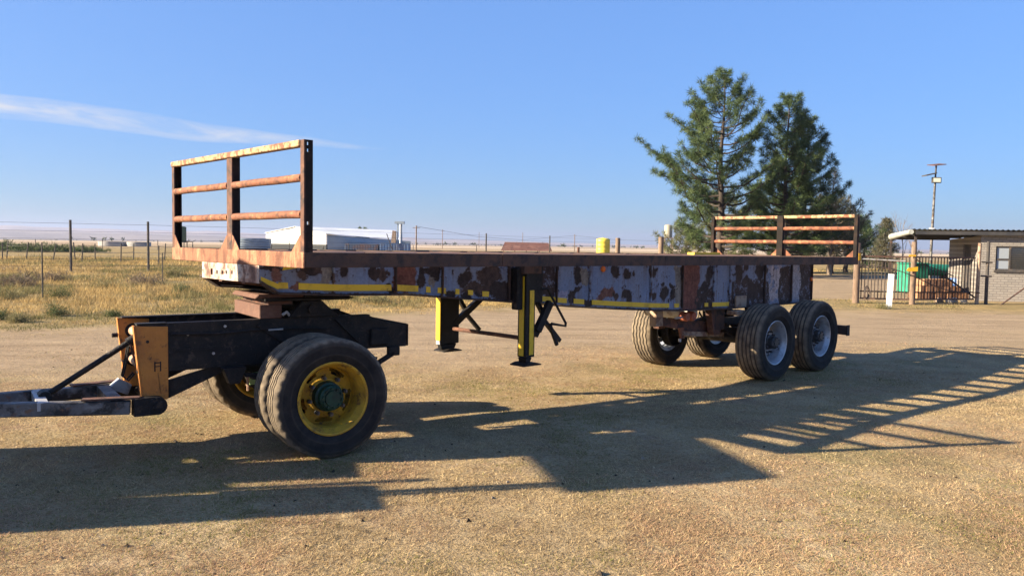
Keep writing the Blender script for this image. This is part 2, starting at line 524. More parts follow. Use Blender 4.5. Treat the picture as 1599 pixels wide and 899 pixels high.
    link(nt, hh, b.inputs['Height']); link(nt, b.outputs[0], p.inputs['Normal'])
    return m


ground = add_obj('ground', make_ground(), None, ground_material())
tag(ground, kind='structure')


def make_hills(name, dist, depth, hfun, a0, a1, col, seed):
    vs, fs = [], []
    na, nr = 150, 7
    for i in range(na):
        a = a0 + (a1 - a0) * i / (na - 1)
        hmax = hfun(a) * (0.86 + 0.28 * mn.noise(Vector((a * 26, seed, 0))) + 0.10 * mn.noise(Vector((a * 90, seed, 3))))
        for j in range(nr):
            t = j / (nr - 1)
            d = dist + depth * (t - 0.5)
            prof = math.sin(math.pi * t) ** 0.8
            x, y = d * math.sin(a), d * math.cos(a)
            vs.append((x, y, -16 + (hmax + 16) * prof))
    for i in range(na - 1):
        for j in range(nr - 1):
            fs.append((i * nr + j, (i + 1) * nr + j, (i + 1) * nr + j + 1, i * nr + j + 1))
    mb = MB(); mb.add(vs, fs)
    o = mb.build(name, worn(name + '_veld', col, [(tuple(c * 0.6 for c in col), 0.002, 0.4, 0.6)], 0.95, coord='Object'), None, 60)
    tag(o, kind='structure')
    return o


def lerp_tab(tab):
    xs = [p[0] for p in tab]; ys = [p[1] for p in tab]
    return lambda a: float(np.interp(a, xs, ys))


make_hills('hills', 7200, 2600, lerp_tab([(-1.0, 95), (-0.6, 92), (-0.4, 78), (-0.12, 42), (0.05, 24), (0.2, 8), (1.0, 0)]), -1.0, 1.0, (0.36, 0.275, 0.215), 3.0)
make_hills('hills', 4300, 1500, lerp_tab([(-1.0, 36), (-0.6, 33), (-0.4, 26), (-0.25, 14), (-0.05, 3), (0.2, -6), (1.0, -8)]), -1.0, 1.0, (0.26, 0.205, 0.16), 8.0)

# ================================================================== wheels
def add_tread_attr(me, vals):
    a = me.attributes.new('tread', 'FLOAT', 'POINT')
    a.data.foreach_set('value', np.asarray(vals, np.float32))


def tyre_mesh(name, Rt, w, rim, n=120, zig=0.007, groove=0.013, notch=0.010, grooves=(-0.26, -0.09, 0.09, 0.26)):
    h = Rt - rim
    prof = [(-0.35 * w, rim - 0.012, 0, 0, 0), (-0.40 * w, rim + 0.012, 0, 0, 0), (-0.465 * w, rim + 0.22 * h, 0, 0, 0), (-0.480 * w, rim + 0.30 * h, 0, 0, 0), (-0.492 * w, rim + 0.33 * h, 0, 0, 0.1), (-0.490 * w, rim + 0.37 * h, 0, 0, 0.1), (-0.488 * w, rim + 0.39 * h, 0, 0, 0), (-0.5 * w, rim + 0.52 * h, 0, 0, 0),
            (-0.495 * w, rim + 0.66 * h, 0, 0, 0), (-0.502 * w, rim + 0.70 * h, 0, 0, 0.12), (-0.498 * w, rim + 0.73 * h, 0, 0, 0.12), (-0.475 * w, rim + 0.80 * h, 0, 0, 0.15), (-0.452 * w, rim + 0.90 * h, 0, 1, 0.6), (-0.415 * w, Rt - 0.012, 0, 1, 1), (-0.36 * w, Rt - 0.004, 0, 0, 1)]
    n_side = len(prof)
    gw = 0.022 * w + 0.004
    for g in grooves:
        prof += [(g * w - gw, Rt, 1, 0, 1), (g * w - gw * 0.6, Rt - groove, 1, 0, 0.2), (g * w + gw * 0.6, Rt - groove, 1, 0, 0.2), (g * w + gw, Rt, 1, 0, 1)]
    prof += [(-a, r, z, nn, t) for a, r, z, nn, t in reversed(prof[:n_side])]
    m = len(prof)
    vs, tv, fs = [], [], []
    for k in range(n):
        t = 2 * math.pi * k / n
        ph = (0, 1, 0, -1)[k % 4] * zig
        nt_ = notch if (k % 4) in (0, 1) else 0
        for a, r, z, nn, tt in prof:
            rr = r - nn * nt_
            vs.append((rr * math.cos(t), a + z * ph, rr * math.sin(t)))
            tv.append(tt)
    for k in range(n):
        k2 = (k + 1) % n
        for i in range(m - 1):
            fs.append((k * m + i, k2 * m + i, k2 * m + i + 1, k * m + i + 1))
    mb = MB(); mb.add(vs, fs)
    me = mb.mesh(name, 35)
    add_tread_attr(me, tv)
    me.materials.append(M['tyre'])
    return me


def rim_mesh(name, rim, w, disc_a, hub_r, mat, holes=4, bulge=0.03):
    """pressed disc wheel; the open dish faces -Y"""
    e = -0.36 * w
    rb = rim - 0.035
    mb = MB()
    mb.lathe([(e - 0.014, rim + 0.010), (e - 0.018, rim + 0.002), (e - 0.012, rim - 0.010), (e + 0.012, rim - 0.018), (e + 0.035, rb), (e + 0.06, rb - 0.008), (disc_a - 0.02, rb - 0.008),
              (disc_a + 0.0, rb - 0.012), (0.36 * w, rb - 0.004), (0.36 * w + 0.014, rim + 0.006)], 72)
    rings = [rb - 0.011, rb - 0.026, rb - 0.048, rb - 0.072, rb - 0.09, hub_r + 0.03, hub_r - 0.01]
    az = [0.0, -0.006, -0.012, -0.02, -0.026, -bulge - 0.012, -bulge - 0.012]
    nseg = 72

    def skip(k, i):
        if i not in (1, 2): return False
        per = nseg // holes
        q = (k + 4) % per
        return q < 8 if i == 1 else 1 <= q < 7
    mb.lathe([(disc_a + a, r) for a, r in zip(az, rings)], nseg, skip=skip)
    me = mb.mesh(name, 40, fix=False)
    me.materials.append(mat)
    return me


def hub_mesh(name, r, a0, a1, teeth=0):
    mb = MB()
    n = 40
    mb.lathe([(a1, r * 1.25), (a0 + (a1 - a0) * 0.5, r * 1.18), (a0 + (a1 - a0) * 0.45, r), (a0 + 0.012, r), (a0, r * 0.86), (a0, r * 0.66), (a0 - 0.012, r * 0.62), (a0 - 0.012, 0.001)], n)
    if teeth:
        for k in range(teeth):
            t = 2 * math.pi * k / teeth
            c = Vector((math.cos(t) * r * 0.8, 0, math.sin(t) * r * 0.8))
            mb.tube([c + Vector((0, a0 - 0.016, 0)), c + Vector((0, a0 + 0.006, 0))], 0.010, 6)
    return mb.mesh(name, 40)


def nut_mesh(name):
    mb = MB(); mb.tube([(0, -0.034, 0), (0, 0.012, 0)], 0.017, 6); mb.tube([(0, -0.046, 0), (0, -0.034, 0)], 0.010, 6)
    return mb.mesh(name)


def wheel(parent, loc, flip, tyre_me, rim_me, hub_me, nut_me, hub_mat, nut_mat, nut_r, nut_n, nut_a, spin=0.0, name='wheel', hub=True):
    w = empty(name, loc, math.pi if flip else 0.0, parent)
    w.rotation_euler = (0, spin, math.pi if flip else 0.0)
    add_obj('tyre', tyre_me, w)
    add_obj('rim', rim_me, w)
    if hub:
        add_obj('hub', hub_me, w, hub_mat)
        for k in range(nut_n):
            t = 2 * math.pi * (k + 0.5) / nut_n
            add_obj('wheel_nut', nut_me, w, nut_mat, (nut_r * math.cos(t), nut_a, nut_r * math.sin(t)))
    return w


# ================================================================== flatbed trailer
TR_LOC = (-1.471, 5.568, 0.0)
TR_ROT = R(90 - 46.81)
TL, TW = 9.10, 2.50
trailer = empty('flatbed_trailer', TR_LOC, TR_ROT)
tag(trailer, 'long rusty flatbed semi trailer with blue flaking side girder and rail frames at both ends', 'trailer')


def zdeck(u): return 1.714 - 0.039 * u / TL


def chan_profile(z0, z1, y0, y1, t=0.012):
    """C section open towards y1"""
    return [(y0, z0), (y1, z0), (y1, z0 + t), (y0 + t, z0 + t), (y0 + t, z1 - t), (y1, z1 - t), (y1, z1), (y0, z1)]


def tapered_channel(u0, u1, ya, yb, h=0.108, t=0.012):
    mb = MB()
    n = len(chan_profile(0, 1, 0, 1))
    vs = []
    for u in (u0, u1):
        z1 = zdeck(u); vs += [(u, y, z) for y, z in chan_profile(z1 - h, z1, ya, yb, t if yb > ya else t)]
    fs = [tuple(range(n)), tuple(range(2 * n - 1, n - 1, -1))] + [(i, (i + 1) % n, n + (i + 1) % n, n + i) for i in range(n)]
    mb.add(vs, fs)
    return mb


def far_channel(u0, u1):
    mb = MB(); vs = []
    for u in (u0, u1):
        z1 = zdeck(u); vs += [(u, TW - y, z) for y, z in chan_profile(z1 - 0.108, z1, 0.0, 0.07)]
    n = 8
    fs = [tuple(range(n)), tuple(range(2 * n - 1, n - 1, -1))] + [(i, (i + 1) % n, n + (i + 1) % n, n + i) for i in range(n)]
    mb.add(vs, fs)
    return mb


# side beams come in butted lengths with visible joints
for a, b in ((0.012, 1.90), (1.904, 4.27), (4.274, 4.93), (4.934, 6.2), (6.204, 9.09)):
    tapered_channel(a, b, 0.0, 0.07).build('side_beam', M['rust_beam'], trailer, bevel=0.003)
far_channel(0.012, 9.09).build('side_beam', M['rust_beam'], trailer, bevel=0.003)
MB().box((-0.004, 0.0, 1.602), (0.010, TW, 1.716)).box((0.010, 0.02, 1.700), (0.07, TW - 0.02, 1.713)).build('front_beam', M['rust_front'], trailer, bevel=0.004)
MB().box((TL - 0.006, 0.0, 1.566), (TL + 0.008, TW, 1.676)).build('rear_beam', M['rust_beam'], trailer, bevel=0.004)

# girder: near web with paint and rust worked into its own surface
GB = [(0, 1.487), (0.147, 1.392), (0.7, 1.36), (1.35, 1.343), (1.8, 1.302), (2.5, 1.238), (3.44, 1.149), (4.3, 1.080), (5.0, 1.032), (5.7, 0.998), (6.73, 0.979), (9.08, 0.976)]
gbz = lerp_tab(GB)
PATCH = [(0.01, 0.2, 1.541, 1.597, 'd'), (0.11, 0.2, 1.446, 1.572, 'r'), (0.24, 0.34, 1.385, 1.437, 'r'), (0.3, 0.38, 1.474, 1.551, 'b'), (0.35, 0.53, 1.504, 1.588, 'd'), (0.45, 0.64, 1.515, 1.594, 'b'), (0.54, 0.64, 1.383, 1.587, 't'), (0.7, 0.78, 1.505, 1.579, 'd'), (0.64, 0.67, 1.5, 1.527, 'd'), (1.01, 1.13, 1.479, 1.59, 'd'), (1.12, 1.2, 1.443, 1.575, 'b'), (1.26, 1.48, 1.381, 1.595, 'R'), (1.51, 1.6, 1.368, 1.564, 'd'), (1.61, 1.75, 1.475, 1.585, 'd'), (1.64, 1.68, 1.38, 1.483, 't'), (1.22, 1.28, 1.37, 1.419, 'd'), (1.9, 1.94, 1.538, 1.568, 'd'), (2.05, 2.13, 1.544, 1.582, 'd'), (1.98, 2.15, 1.407, 1.536, 'd'), (2.25, 2.5, 1.407, 1.579, 'b'), (2.04, 2.51, 1.324, 1.418, 'b'), (1.82, 1.94, 1.299, 1.359, 'd'), (2.0, 2.12, 1.277, 1.339, 'd'), (2.18, 2.28, 1.264, 1.326, 'd'), (2.4, 2.74, 1.225, 1.42, 'd'), (2.61, 2.74, 1.205, 1.568, 'd'), (3.01, 3.31, 1.227, 1.58, 'D'), (3.58, 3.73, 1.397, 1.567, 'd'), (3.51, 3.65, 1.152, 1.314, 'd'), (3.59, 3.72, 1.294, 1.371, 'd'), (3.72, 3.83, 1.368, 1.558, 't'), (3.96, 4.27, 1.183, 1.298, 'r'), (3.76, 3.91, 1.133, 1.185, 'd'), (3.31, 3.51, 1.234, 1.327, 'p'), (4.23, 4.38, 1.419, 1.562, 'd'), (4.38, 4.41, 1.462, 1.489, 'd'), (4.45, 4.57, 1.424, 1.542, 'd'), (4.6, 4.65, 1.462, 1.514, 'd'), (4.91, 5.06, 1.411, 1.557, 'd'), (4.24, 4.35, 1.194, 1.248, 'b'), (4.42, 4.59, 1.168, 1.263, 'd'), (4.52, 4.61, 1.115, 1.185, 'd'), (4.97, 5.06, 1.14, 1.244, 'd'), (5.13, 5.29, 1.123, 1.267, 'd'), (5.32, 5.43, 1.282, 1.331, 'd'), (5.33, 5.45, 1.106, 1.262, 'd'), (5.16, 5.2, 1.287, 1.335, 'd'), (5.45, 5.6, 1.091, 1.543, 't'), (5.56, 5.68, 1.384, 1.561, 'd'), (5.63, 5.98, 0.979, 1.6, 'R'), (5.94, 6.32, 0.964, 1.251, 'D'), (6.02, 6.18, 1.221, 1.344, 'd'), (6.14, 6.3, 1.31, 1.537, 'd'), (6.3, 6.39, 1.494, 1.546, 'd'), (6.84, 7.04, 1.293, 1.541, 'd'), (7.04, 7.17, 1.474, 1.551, 'd'), (7.05, 7.19, 1.267, 1.387, 'd'), (6.72, 7.63, 0.92, 1.335, 'D'), (6.76, 6.82, 1.414, 1.446, 'd'), (7.39, 7.59, 1.32, 1.526, 'd'), (7.58, 7.74, 1.435, 1.554, 'd'), (7.75, 8.11, 1.038, 1.537, 'w'), (8.07, 8.43, 0.965, 1.489, 'D'), (8.43, 8.72, 1.046, 1.517, 'v'), (8.71, 9.21, 0.935, 1.56, 'D'), (7.63, 7.78, 0.957, 1.286, 'D')]
PC = {'d': (0.040, 0.026, 0.022), 'D': (0.052, 0.032, 0.026), 'b': (0.075, 0.045, 0.034), 'R': (0.165, 0.062, 0.042), 'r': (0.20, 0.085, 0.060), 't': (0.23, 0.20, 0.165), 'w': (0.46, 0.40, 0.40), 'v': (0.36, 0.34, 0.36), 'p': (0.33, 0.31, 0.40)}
BLUE = np.array((0.185, 0.235, 0.345))


RIBS = (0.64, 1.26, 1.78, 2.62, 3.31, 3.84, 4.95, 5.6, 6.31, 6.71, 7.62, 8.41, 9.06)


def girder_web():
    """near web of the main girder: flaking blue paint, rust breaking out at patches, seams and edges, runs below"""
    nu, nz = 1080, 66
    us = np.linspace(0.002, 9.08, nu)
    zb = np.array([gbz(u) for u in us])
    tz = np.linspace(0, 1, nz)
    U_ = np.repeat(us[:, None], nz, 1); Z_ = zb[:, None] + (1.603 - zb)[:, None] * tz[None, :]

    def fbm(sc, seed, octv=4, sx=1.0, sz=1.0):
        tot = np.zeros_like(U_); amp = 1.0; nrm = 0
        for o_ in range(octv):
            tot += amp * (vnoise(U_ * sx + seed * 1.7, Z_ * sz + seed * 0.9, sc * 2 ** o_, 500 + seed * 7 + o_) - 0.5) * 2; nrm += amp; amp *= 0.6
        return tot / nrm
    w1, w2 = fbm(7, 1, 5), fbm(7, 2, 5)
    fine = fbm(60, 3, 3); mid = fbm(14, 4, 4); big = fbm(2.2, 5, 3); strk = fbm(34, 6, 3, 1.0, 0.06)
    uu, zz = U_ + w1 * 0.075, Z_ + w2 * 0.075
    col = BLUE[None, None, :] * (1 + 0.20 * big + 0.10 * mid + 0.10 * strk)[..., None]
    grey = np.array((0.22, 0.235, 0.275)); f = np.clip(0.25 + 0.9 * fbm(3, 9, 3), 0, 0.6)[..., None]
    col = col * (1 - f) + grey * f
    rust = np.zeros_like(U_); edge = np.zeros_like(U_)
    for a, b, z0, z1, k in PATCH:
        cx, cz = (a + b) / 2, (z0 + z1) / 2
        rx, rz = (b - a) / 2 * 1.06, (z1 - z0) / 2 * 1.06
        pw = 2 if k in 'dbr' else 6
        d = (np.abs(uu - cx) / rx) ** pw + (np.abs(zz - cz) / rz) ** pw + fine * 0.55 + mid * 0.42
        if k in 'd': d = d + np.clip((cz - Z_) / rz, -1, 1) * 0.25 * (np.abs(uu - cx) / rx)      # hangs down in a wedge
        m = d < 1
        if k == 'D': m &= ~((mid + fine * 0.6) > 0.34)
        if k in 'wvp': m &= ~((mid + w1) > 0.25)
        pc = np.array(PC[k])
        c_ = pc[None, None, :] * (1 + 0.45 * fine + 0.55 * mid + 0.25 * strk)[..., None]
        col = np.where(m[..., None], c_, col)
        if k in 'dDbR': rust = np.where(m, 1.0, rust)
        if k in 'dDb':
            halo = (d >= 1) & (d < 1.45)
            edge = np.where(halo & (rust < 1), np.maximum(edge, 1.45 - d), edge)
            chip = halo & ((fine + 0.4 * mid) > 0.30)
            col = np.where(chip[..., None], np.array(PC['d']) * 1.2, col); rust = np.where(chip, 1.0, rust)
    # rust along the top edge, the flange and the welds of the ribs
    dr = np.min(np.abs(U_[..., None] - np.array(RIBS)), -1)
    seam = np.clip(1 - dr / 0.035, 0, 1) + np.clip(1 - (1.603 - Z_) / 0.05, 0, 1) * 0.8 + np.clip(1 - (Z_ - zb[:, None]) / 0.022, 0, 1) * 1.1
    m = (seam + 0.9 * mid + 0.7 * fine) > 1.02
    col = np.where((m & (rust < 1))[..., None], np.array((0.085, 0.048, 0.034)) * (1 + 0.5 * fine)[..., None], col); rust = np.where(m, 1.0, rust)
    m = (mid * 0.8 + fine * 0.95) > 0.58
    col = np.where((m & (rust < 1))[..., None], np.array(PC['d']) * 1.3, col); rust = np.where(m, 1.0, rust)
    # brown runs below the rust
    run = np.zeros(nu); runs = np.zeros_like(U_)
    for j in range(nz - 1, -1, -1):
        run = np.maximum(run * 0.955, rust[:, j] * np.clip(0.30 + 1.6 * strk[:, j], 0, 1)); runs[:, j] = run
    k_ = (np.clip(runs * 0.62 + edge * 0.9, 0, 0.85) * (rust < 1))[..., None]
    col = col * (1 - k_) + np.array((0.125, 0.078, 0.056)) * k_
    P = np.stack([U_, 0.70 + 0.0025 * rust, Z_], -1)
    fs = [(i * nz + j, (i + 1) * nz + j, (i + 1) * nz + j + 1, i * nz + j + 1) for i in range(nu - 1) for j in range(nz - 1)]
    me = bpy.data.meshes.new('girder')
    me.from_pydata(P.reshape(-1, 3).tolist(), [], fs)
    ca = me.color_attributes.new('col', 'FLOAT_COLOR', 'POINT')
    cc = np.concatenate([np.clip(col, 0.004, 1).reshape(-1, 3), np.ones((nu * nz, 1))], 1).astype(np.float32)
    ca.data.foreach_set('color', cc.ravel())
    for p in me.polygons: p.use_smooth = True
    return me


girder = add_obj('girder_web', girder_web(), trailer, M['girder'])
mb = MB()
poly = [(0.003, 1.602)] + [(u + 0.003, z) for u, z in GB] + [(9.083, 1.602)]
mb.prism(poly, 1, 1.80, 1.815)
mb.prism([(0.02, 1.60)] + [(u + 0.02 if u < 9 else u, z + 0.004) for u, z in GB] + [(9.08, 1.60)], 1, 0.704, 0.718)
mb.build('girder_web', M['rust_beam'], trailer)
# bottom flanges follow the belly of the girder
for y0 in (0.655, 1.765):
    mb = MB(); vs = []; n = len(GB)
    for u, z in GB:
        vs += [(u, y0, z - 0.016), (u, y0 + 0.10, z - 0.016), (u, y0 + 0.10, z - 0.002), (u, y0, z - 0.002)]
    fs = [(0, 1, 2, 3), (4 * n - 1, 4 * n - 2, 4 * n - 3, 4 * n - 4)]
    for i in range(n - 1):
        for k in range(4):
            k2 = (k + 1) % 4
            fs.append((4 * i + k, 4 * i + 4 + k, 4 * i + 4 + k2, 4 * i + k2))
    mb.add(vs, fs).build('bottom_flange', M['rust_beam'], trailer)
# vertical stiffener ribs on the girder face
for u in RIBS:
    zb = gbz(u)
    if u in (0.64, 3.84, 4.95, 6.31, 6.71):
        MB().box((u - 0.006, 0.672, zb + 0.092), (u + 0.006, 0.6985, 1.598)).build('stiffener_rib', M['rib'], girder)
    else:
        MB().box((u - 0.006, 0.672, zb + 0.02), (u + 0.006, 0.6985, 1.598)).build('stiffener_rib', M['rust_beam'], girder)
# yellow tape along the lower edge
TAPE = [(0.16, 0.24), (0.33, 1.22), (1.28, 1.51), (1.6, 1.65), (1.73, 1.83), (1.94, 1.99), (2.1, 2.16), (2.28, 2.36), (3.01, 3.48), (3.59, 3.76), (3.89, 5.34), (5.45, 5.55), (6.12, 6.2), (6.3, 6.7)]
for a, b in TAPE:
    mb = MB(); n = max(2, int((b - a) / 0.12) + 1); vs = []
    for i in range(n):
        u = a + (b - a) * i / (n - 1)
        z0 = gbz(u) + 0.024 + (0.008 * random.random() if b - a < 0.15 else 0); z1 = gbz(u) + 0.078
        jit = 0.01 * (random.random() - 0.5) if i in (0, n - 1) else 0
        vs += [(u, 0.6935, z0), (u + jit, 0.6935, z1), (u, 0.6985, z0), (u + jit, 0.6985, z1)]
    fs = [(0, 2, 3, 1), (4 * n - 4, 4 * n - 3, 4 * n - 1, 4 * n - 2)]
    for i in range(n - 1):
        q = 4 * i
        fs += [(q, q + 1, q + 5, q + 4), (q + 2, q + 6, q + 7, q + 3), (q + 1, q + 3, q + 7, q + 5), (q, q + 4, q + 6, q + 2)]
    mb.add(vs, fs).build('reflective_strip', M['yellow_tape'], girder)
MB().prism([(0.012, 1.515), (0.012, 1.478), (0.155, 1.412), (0.165, 1.452)], 1, 0.693, 0.6985).build('reflective_strip', M['yellow_tape'], girder)
MB().prism([(0.20, 1.592), (0.19, 1.562), (0.37, 1.586), (0.37, 1.597)], 1, 0.693, 0.6985).build('reflective_strip', M['yellow_tape'], girder)
for u, z in ((4.06, 1.53), (9.04, 1.32)):
    mb = MB(); mb.lathe([(0.694, 0.034), (0.676, 0.032), (0.668, 0.02), (0.666, 0.001)], 16, c=(u, 0, z)); mb.build('marker_light', M['marker'], trailer, 40)
MB().box((6.83, 0.66, 0.965), (7.10, 0.688, 1.135)).build('mounting_plate', M['tan_steel'], trailer, bevel=0.004)
# gooseneck nose: perforated front plate, sloping ribs below
mb = MB()
holes = [(1.596, 1.522, 0.022, 0.026), (1.485, 1.522, 0.015, 0.016), (1.38, 1.524, 0.014, 0.015), (1.30, 1.526, 0.014, 0.015), (1.19, 1.530, 0.014, 0.015)]
ys = sorted(set([0.704, 0.95, 1.80] + [h[0] - h[2] for h in holes] + [h[0] + h[2] for h in holes]))
for a, b in zip(ys[:-1], ys[1:]):
    hh = [h for h in holes if abs((a + b) / 2 - h[0]) < h[2]]
    if hh:
        h = hh[0]
        mb.box((-0.002, a, 1.462), (0.008, b, h[1] - h[3])); mb.box((-0.002, a, h[1] + h[3]), (0.008, b, 1.601))
    else: mb.box((-0.002, a, 1.462), (0.008, b, 1.601))
mb.build('nose_plate', M['white_rust'], trailer)
for v in (0.74, 0.95, 1.16, 1.37, 1.58, 1.775):
    MB().prism([(0.010, 1.459), (0.012, 1.50), (0.62, 1.42), (0.60, 1.372)], 1, v - 0.006, v + 0.006).build('nose_rib', M['rust_box'], trailer)
MB().prism([(0.012, 1.446), (0.012, 1.458), (0.60, 1.372), (0.60, 1.36)], 1, 0.98, 1.04).build('nose_rib', M['rust_box'], trailer)
MB().prism([(0.012, 1.446), (0.012, 1.458), (0.60, 1.372), (0.60, 1.36)], 1, 1.42, 1.48).build('nose_rib', M['rust_box'], trailer)
MB().box((0.05, 0.72, 1.545), (0.9, 1.795, 1.555)).build('nose_floor', M['rust_beam'], trailer)
MB().box((0.28, 0.72, 1.367), (1.30, 1.795, 1.379)).build('kingpin_plate', M['black_steel'], trailer)

# deck: centre plates, outriggers left and right, open between outriggers
pu = [0.05, 1.2, 2.4, 3.6, 4.8, 6.0, 7.2, 8.3, 9.07]
for a, b in zip(pu[:-1], pu[1:]):
    mb = MB()
    mb.add([(a + .004, 0.665, zdeck(a) - 0.020), (b - .004, 0.665, zdeck(b) - 0.020), (b - .004, 1.835, zdeck(b) - 0.020), (a + .004, 1.835, zdeck(a) - 0.020),
            (a + .004, 0.665, zdeck(a) - 0.008), (b - .004, 0.665, zdeck(b) - 0.008), (b - .004, 1.835, zdeck(b) - 0.008), (a + .004, 1.835, zdeck(a) - 0.008)],
           [(0, 3, 2, 1), (4, 5, 6, 7), (0, 1, 5, 4), (1, 2, 6, 5), (2, 3, 7, 6), (3, 0, 4, 7)])
    mb.build('deck_plate', M['rust_box'], trailer)
out_me = {}
for i, u in enumerate([0.45, 0.95, 1.5, 1.98, 2.36, 2.98, 3.56, 4.16, 4.8, 5.36, 5.95, 6.6, 7.2, 7.8, 8.4, 8.85]):
    for side in (0, 1):
        y0, y1, yt = (0.071, 0.697, 0.10) if side == 0 else (1.817, 2.429, 2.40)
        mb = MB()
        if side == 0: pl_ = [(0.0725, -0.082), (0.0725, -0.012), (0.655, -0.012), (0.655, -0.022), (0.697, -0.022), (0.697, -0.125)]
        else: pl_ = [(2.4275, -0.082), (2.4275, -0.012), (1.845, -0.012), (1.845, -0.022), (1.818, -0.022), (1.818, -0.125)]
        mb.prism(pl_, 0, -0.006, 0.006)
        fy0, fy1 = (0.0725, 0.654) if side == 0 else (1.846, 2.4275)
        mb.box((-0.04, fy0, -0.0115), (0.04, fy1, -0.003))
        key = side
        if key not in out_me: out_me[key] = mb.mesh('cross_member')
        add_obj('cross_member', out_me[key], trailer, M['rust_beam'], (u, 0, zdeck(u)))
# yellow rope ring and clutter on the rear deck
MB().box((7.2, 1.6, zdeck(7.2) - 0.006), (7.9, 1.72, zdeck(7.2) + 0.028)).build('deck_strip', M['yellow_tape'], trailer)


# end frames
def end_frame(u, zb, h, web, front_mat, top_mat, flip=False, thin=1.0):
    """posts are channels with the web across the truck; rails are pipes"""
    s = -1 if flip else 1
    d = 0.07 * s
    for v in (0.0, 1.235, TW):
        mb = MB()
        t = 0.010
        if v == 0.0: ya, yb = 0.0, 0.052
        elif v == TW: ya, yb = TW, TW - 0.052
        else: ya, yb = v - 0.03, v + 0.05
        if v == 1.235: ya, yb = 1.19, 1.288
        lo_, hi_ = min(ya, yb), max(ya, yb)
        mb.box((min(u, u + t * s), lo_, zb), (max(u, u + t * s), hi_, zb + h))
        post_ = mb.build('frame_post', M['post_rust'], trailer)
        mb = MB()
        if v == 1.235: wy = (ya, ya + t)
        elif v == 0.0: wy = (0.0, t)
        else: wy = (TW - t, TW)
        ztop, zlow = zb + h, zb
        x0_, x1_ = sorted((u + t * s, u + d))
        if v == 0.0 and not flip:
            # bolt holes right through the web
            hs = [0.206, 0.716, 0.763]
            zs = [0] + sum([[q - 0.011, q + 0.011] for q in hs], []) + [h]
            for k in range(0, len(zs) - 1):
                if k % 2 == 0: mb.box((x0_, wy[0], zb + zs[k]), (x1_, wy[1], zb + zs[k + 1]))
                else:
                    mb.box((x0_, wy[0], zb + zs[k]), (u + 0.024, wy[1], zb + zs[k + 1]))
                    mb.box((u + 0.046, wy[0], zb + zs[k]), (x1_, wy[1], zb + zs[k + 1]))
        else:
            mb.box((x0_, wy[0], zb), (x1_, wy[1], ztop))
        xb0, xb1 = sorted((u + d, u + d - t * s))
        mb.box((xb0, lo_ + (0.0101 if v != TW else 0), zb), (xb1, hi_ - (0.0101 if v == TW else 0), zb + h))
        mb.build('post_web', M['web_shade'], post_)
    # gussets
    g = 0.118
    for v, sides in ((0.052, (1,)), (1.19, (-1,)), (1.288, (1,)), (TW - 0.052, (-1,))):
        for sd in sides:
            MB().prism([(v, zb), (v + sd * 0.135, zb), (v + sd * 0.01, zb + g), (v, zb + g)], 0, u + 0.001 * s, u + 0.008 * s).build('gusset_plate', M['rust_front'] if not flip else M['rust_rail'], trailer)
    # rails
    z1 = zb + h
    x0_, x1_ = sorted((u - 0.012 * s, u + 0.05 * s))
    MB().box((x0_, 0.053 if not flip else 0.0, z1 - 0.046), (x1_, TW - 0.0, z1 + 0.001)).build('top_rail', top_mat, trailer, bevel=0.006)
    return z1


zf = zdeck(0) + 0.001
end_frame(0.0, zf, 0.79, 0.07, None, M['cream_rust'])
for zc in (2.241, 1.984):
    for a, b in ((0.055, 1.188), (1.290, TW - 0.053)):
        n = 9
        pts = [(0.020, a + (b - a) * i / (n - 1), zc - 0.008 * (a + (b - a) * i / (n - 1)) / TW + 0.0012 * math.sin(i * 1.3 + zc * 9)) for i in range(n)]
        MB().tube(pts, 0.029, 12).build('frame_rail', M['rust_rail'], trailer, 40)
zr = zdeck(TL) + 0.001
end_frame(TL, zr, 0.635, 0.07, None, M['cream_rust'], flip=True)
for zc in (2.105, 1.892):
    for a, b in ((0.055, 1.188), (1.290, TW - 0.053)):
        n = 9
        pts = [(TL - 0.03, a + (b - a) * i / (n - 1), zc + 0.0012 * math.sin(i * 1.1 + zc * 7)) for i in range(n)]
        MB().tube(pts, 0.030, 12).build('frame_rail', M['rust_rail'], trailer, 40)

# landing legs
def landing_leg(u0, u1, v0, v1, ztop):
    leg = MB().box((u0, v0, 0.66), (u1, v1, ztop)).prism([(u0 + 0.005, 0.656), (u1 - 0.03, 0.656), (u1 - 0.06, 0.600), (u0 + 0.02, 0.600)], 1, v0 + 0.004, v1 - 0.004).build('landing_leg', M['black_paint'], trailer, bevel=0.006)
    uc, vc = (u0 + u1) / 2, (v0 + v1) / 2
    MB().prism([(uc - 0.125, 0.578), (uc + 0.125, 0.578), (uc + 0.125, 0.588), (uc + 0.06, 0.606), (uc - 0.06, 0.606), (uc - 0.125, 0.588)], 1, vc - 0.10, vc + 0.10).build('foot_plate', M['black_steel'], leg)
    return leg


vn = 0.62
leg = landing_leg(2.74, 2.868, 0.556, 0.680, 1.59)
MB().box((2.732, 0.585, 0.675), (2.7385, 0.650, 1.475)).build('reflective_strip', M['yellow_tape'], leg)
MB().box((2.785, 0.549, 0.685), (2.842, 0.5545, 1.335)).build('reflective_strip', M['yellow_tape'], leg)
MB().box((2.66, 0.60, 1.14), (2.738, 0.695, 1.56)).build('gearbox', M['black_steel'], leg, bevel=0.01)
MB().box((2.868, 0.60, 1.20), (3.02, 0.694, 1.58)).build('mounting_bracket', M['black_steel'], leg, bevel=0.01)
MB().box((2.70, 0.552, 1.50), (2.95, 0.69, 1.60)).build('mounting_bracket', M['rust_beam'], leg, bevel=0.006)
legf = landing_leg(2.70, 2.965, 1.88, 1.955, 1.21)
MB().box((2.688, 1.882, 0.705), (2.698, 1.953, 1.19)).build('reflective_strip', M['yellow_tape'], legf)
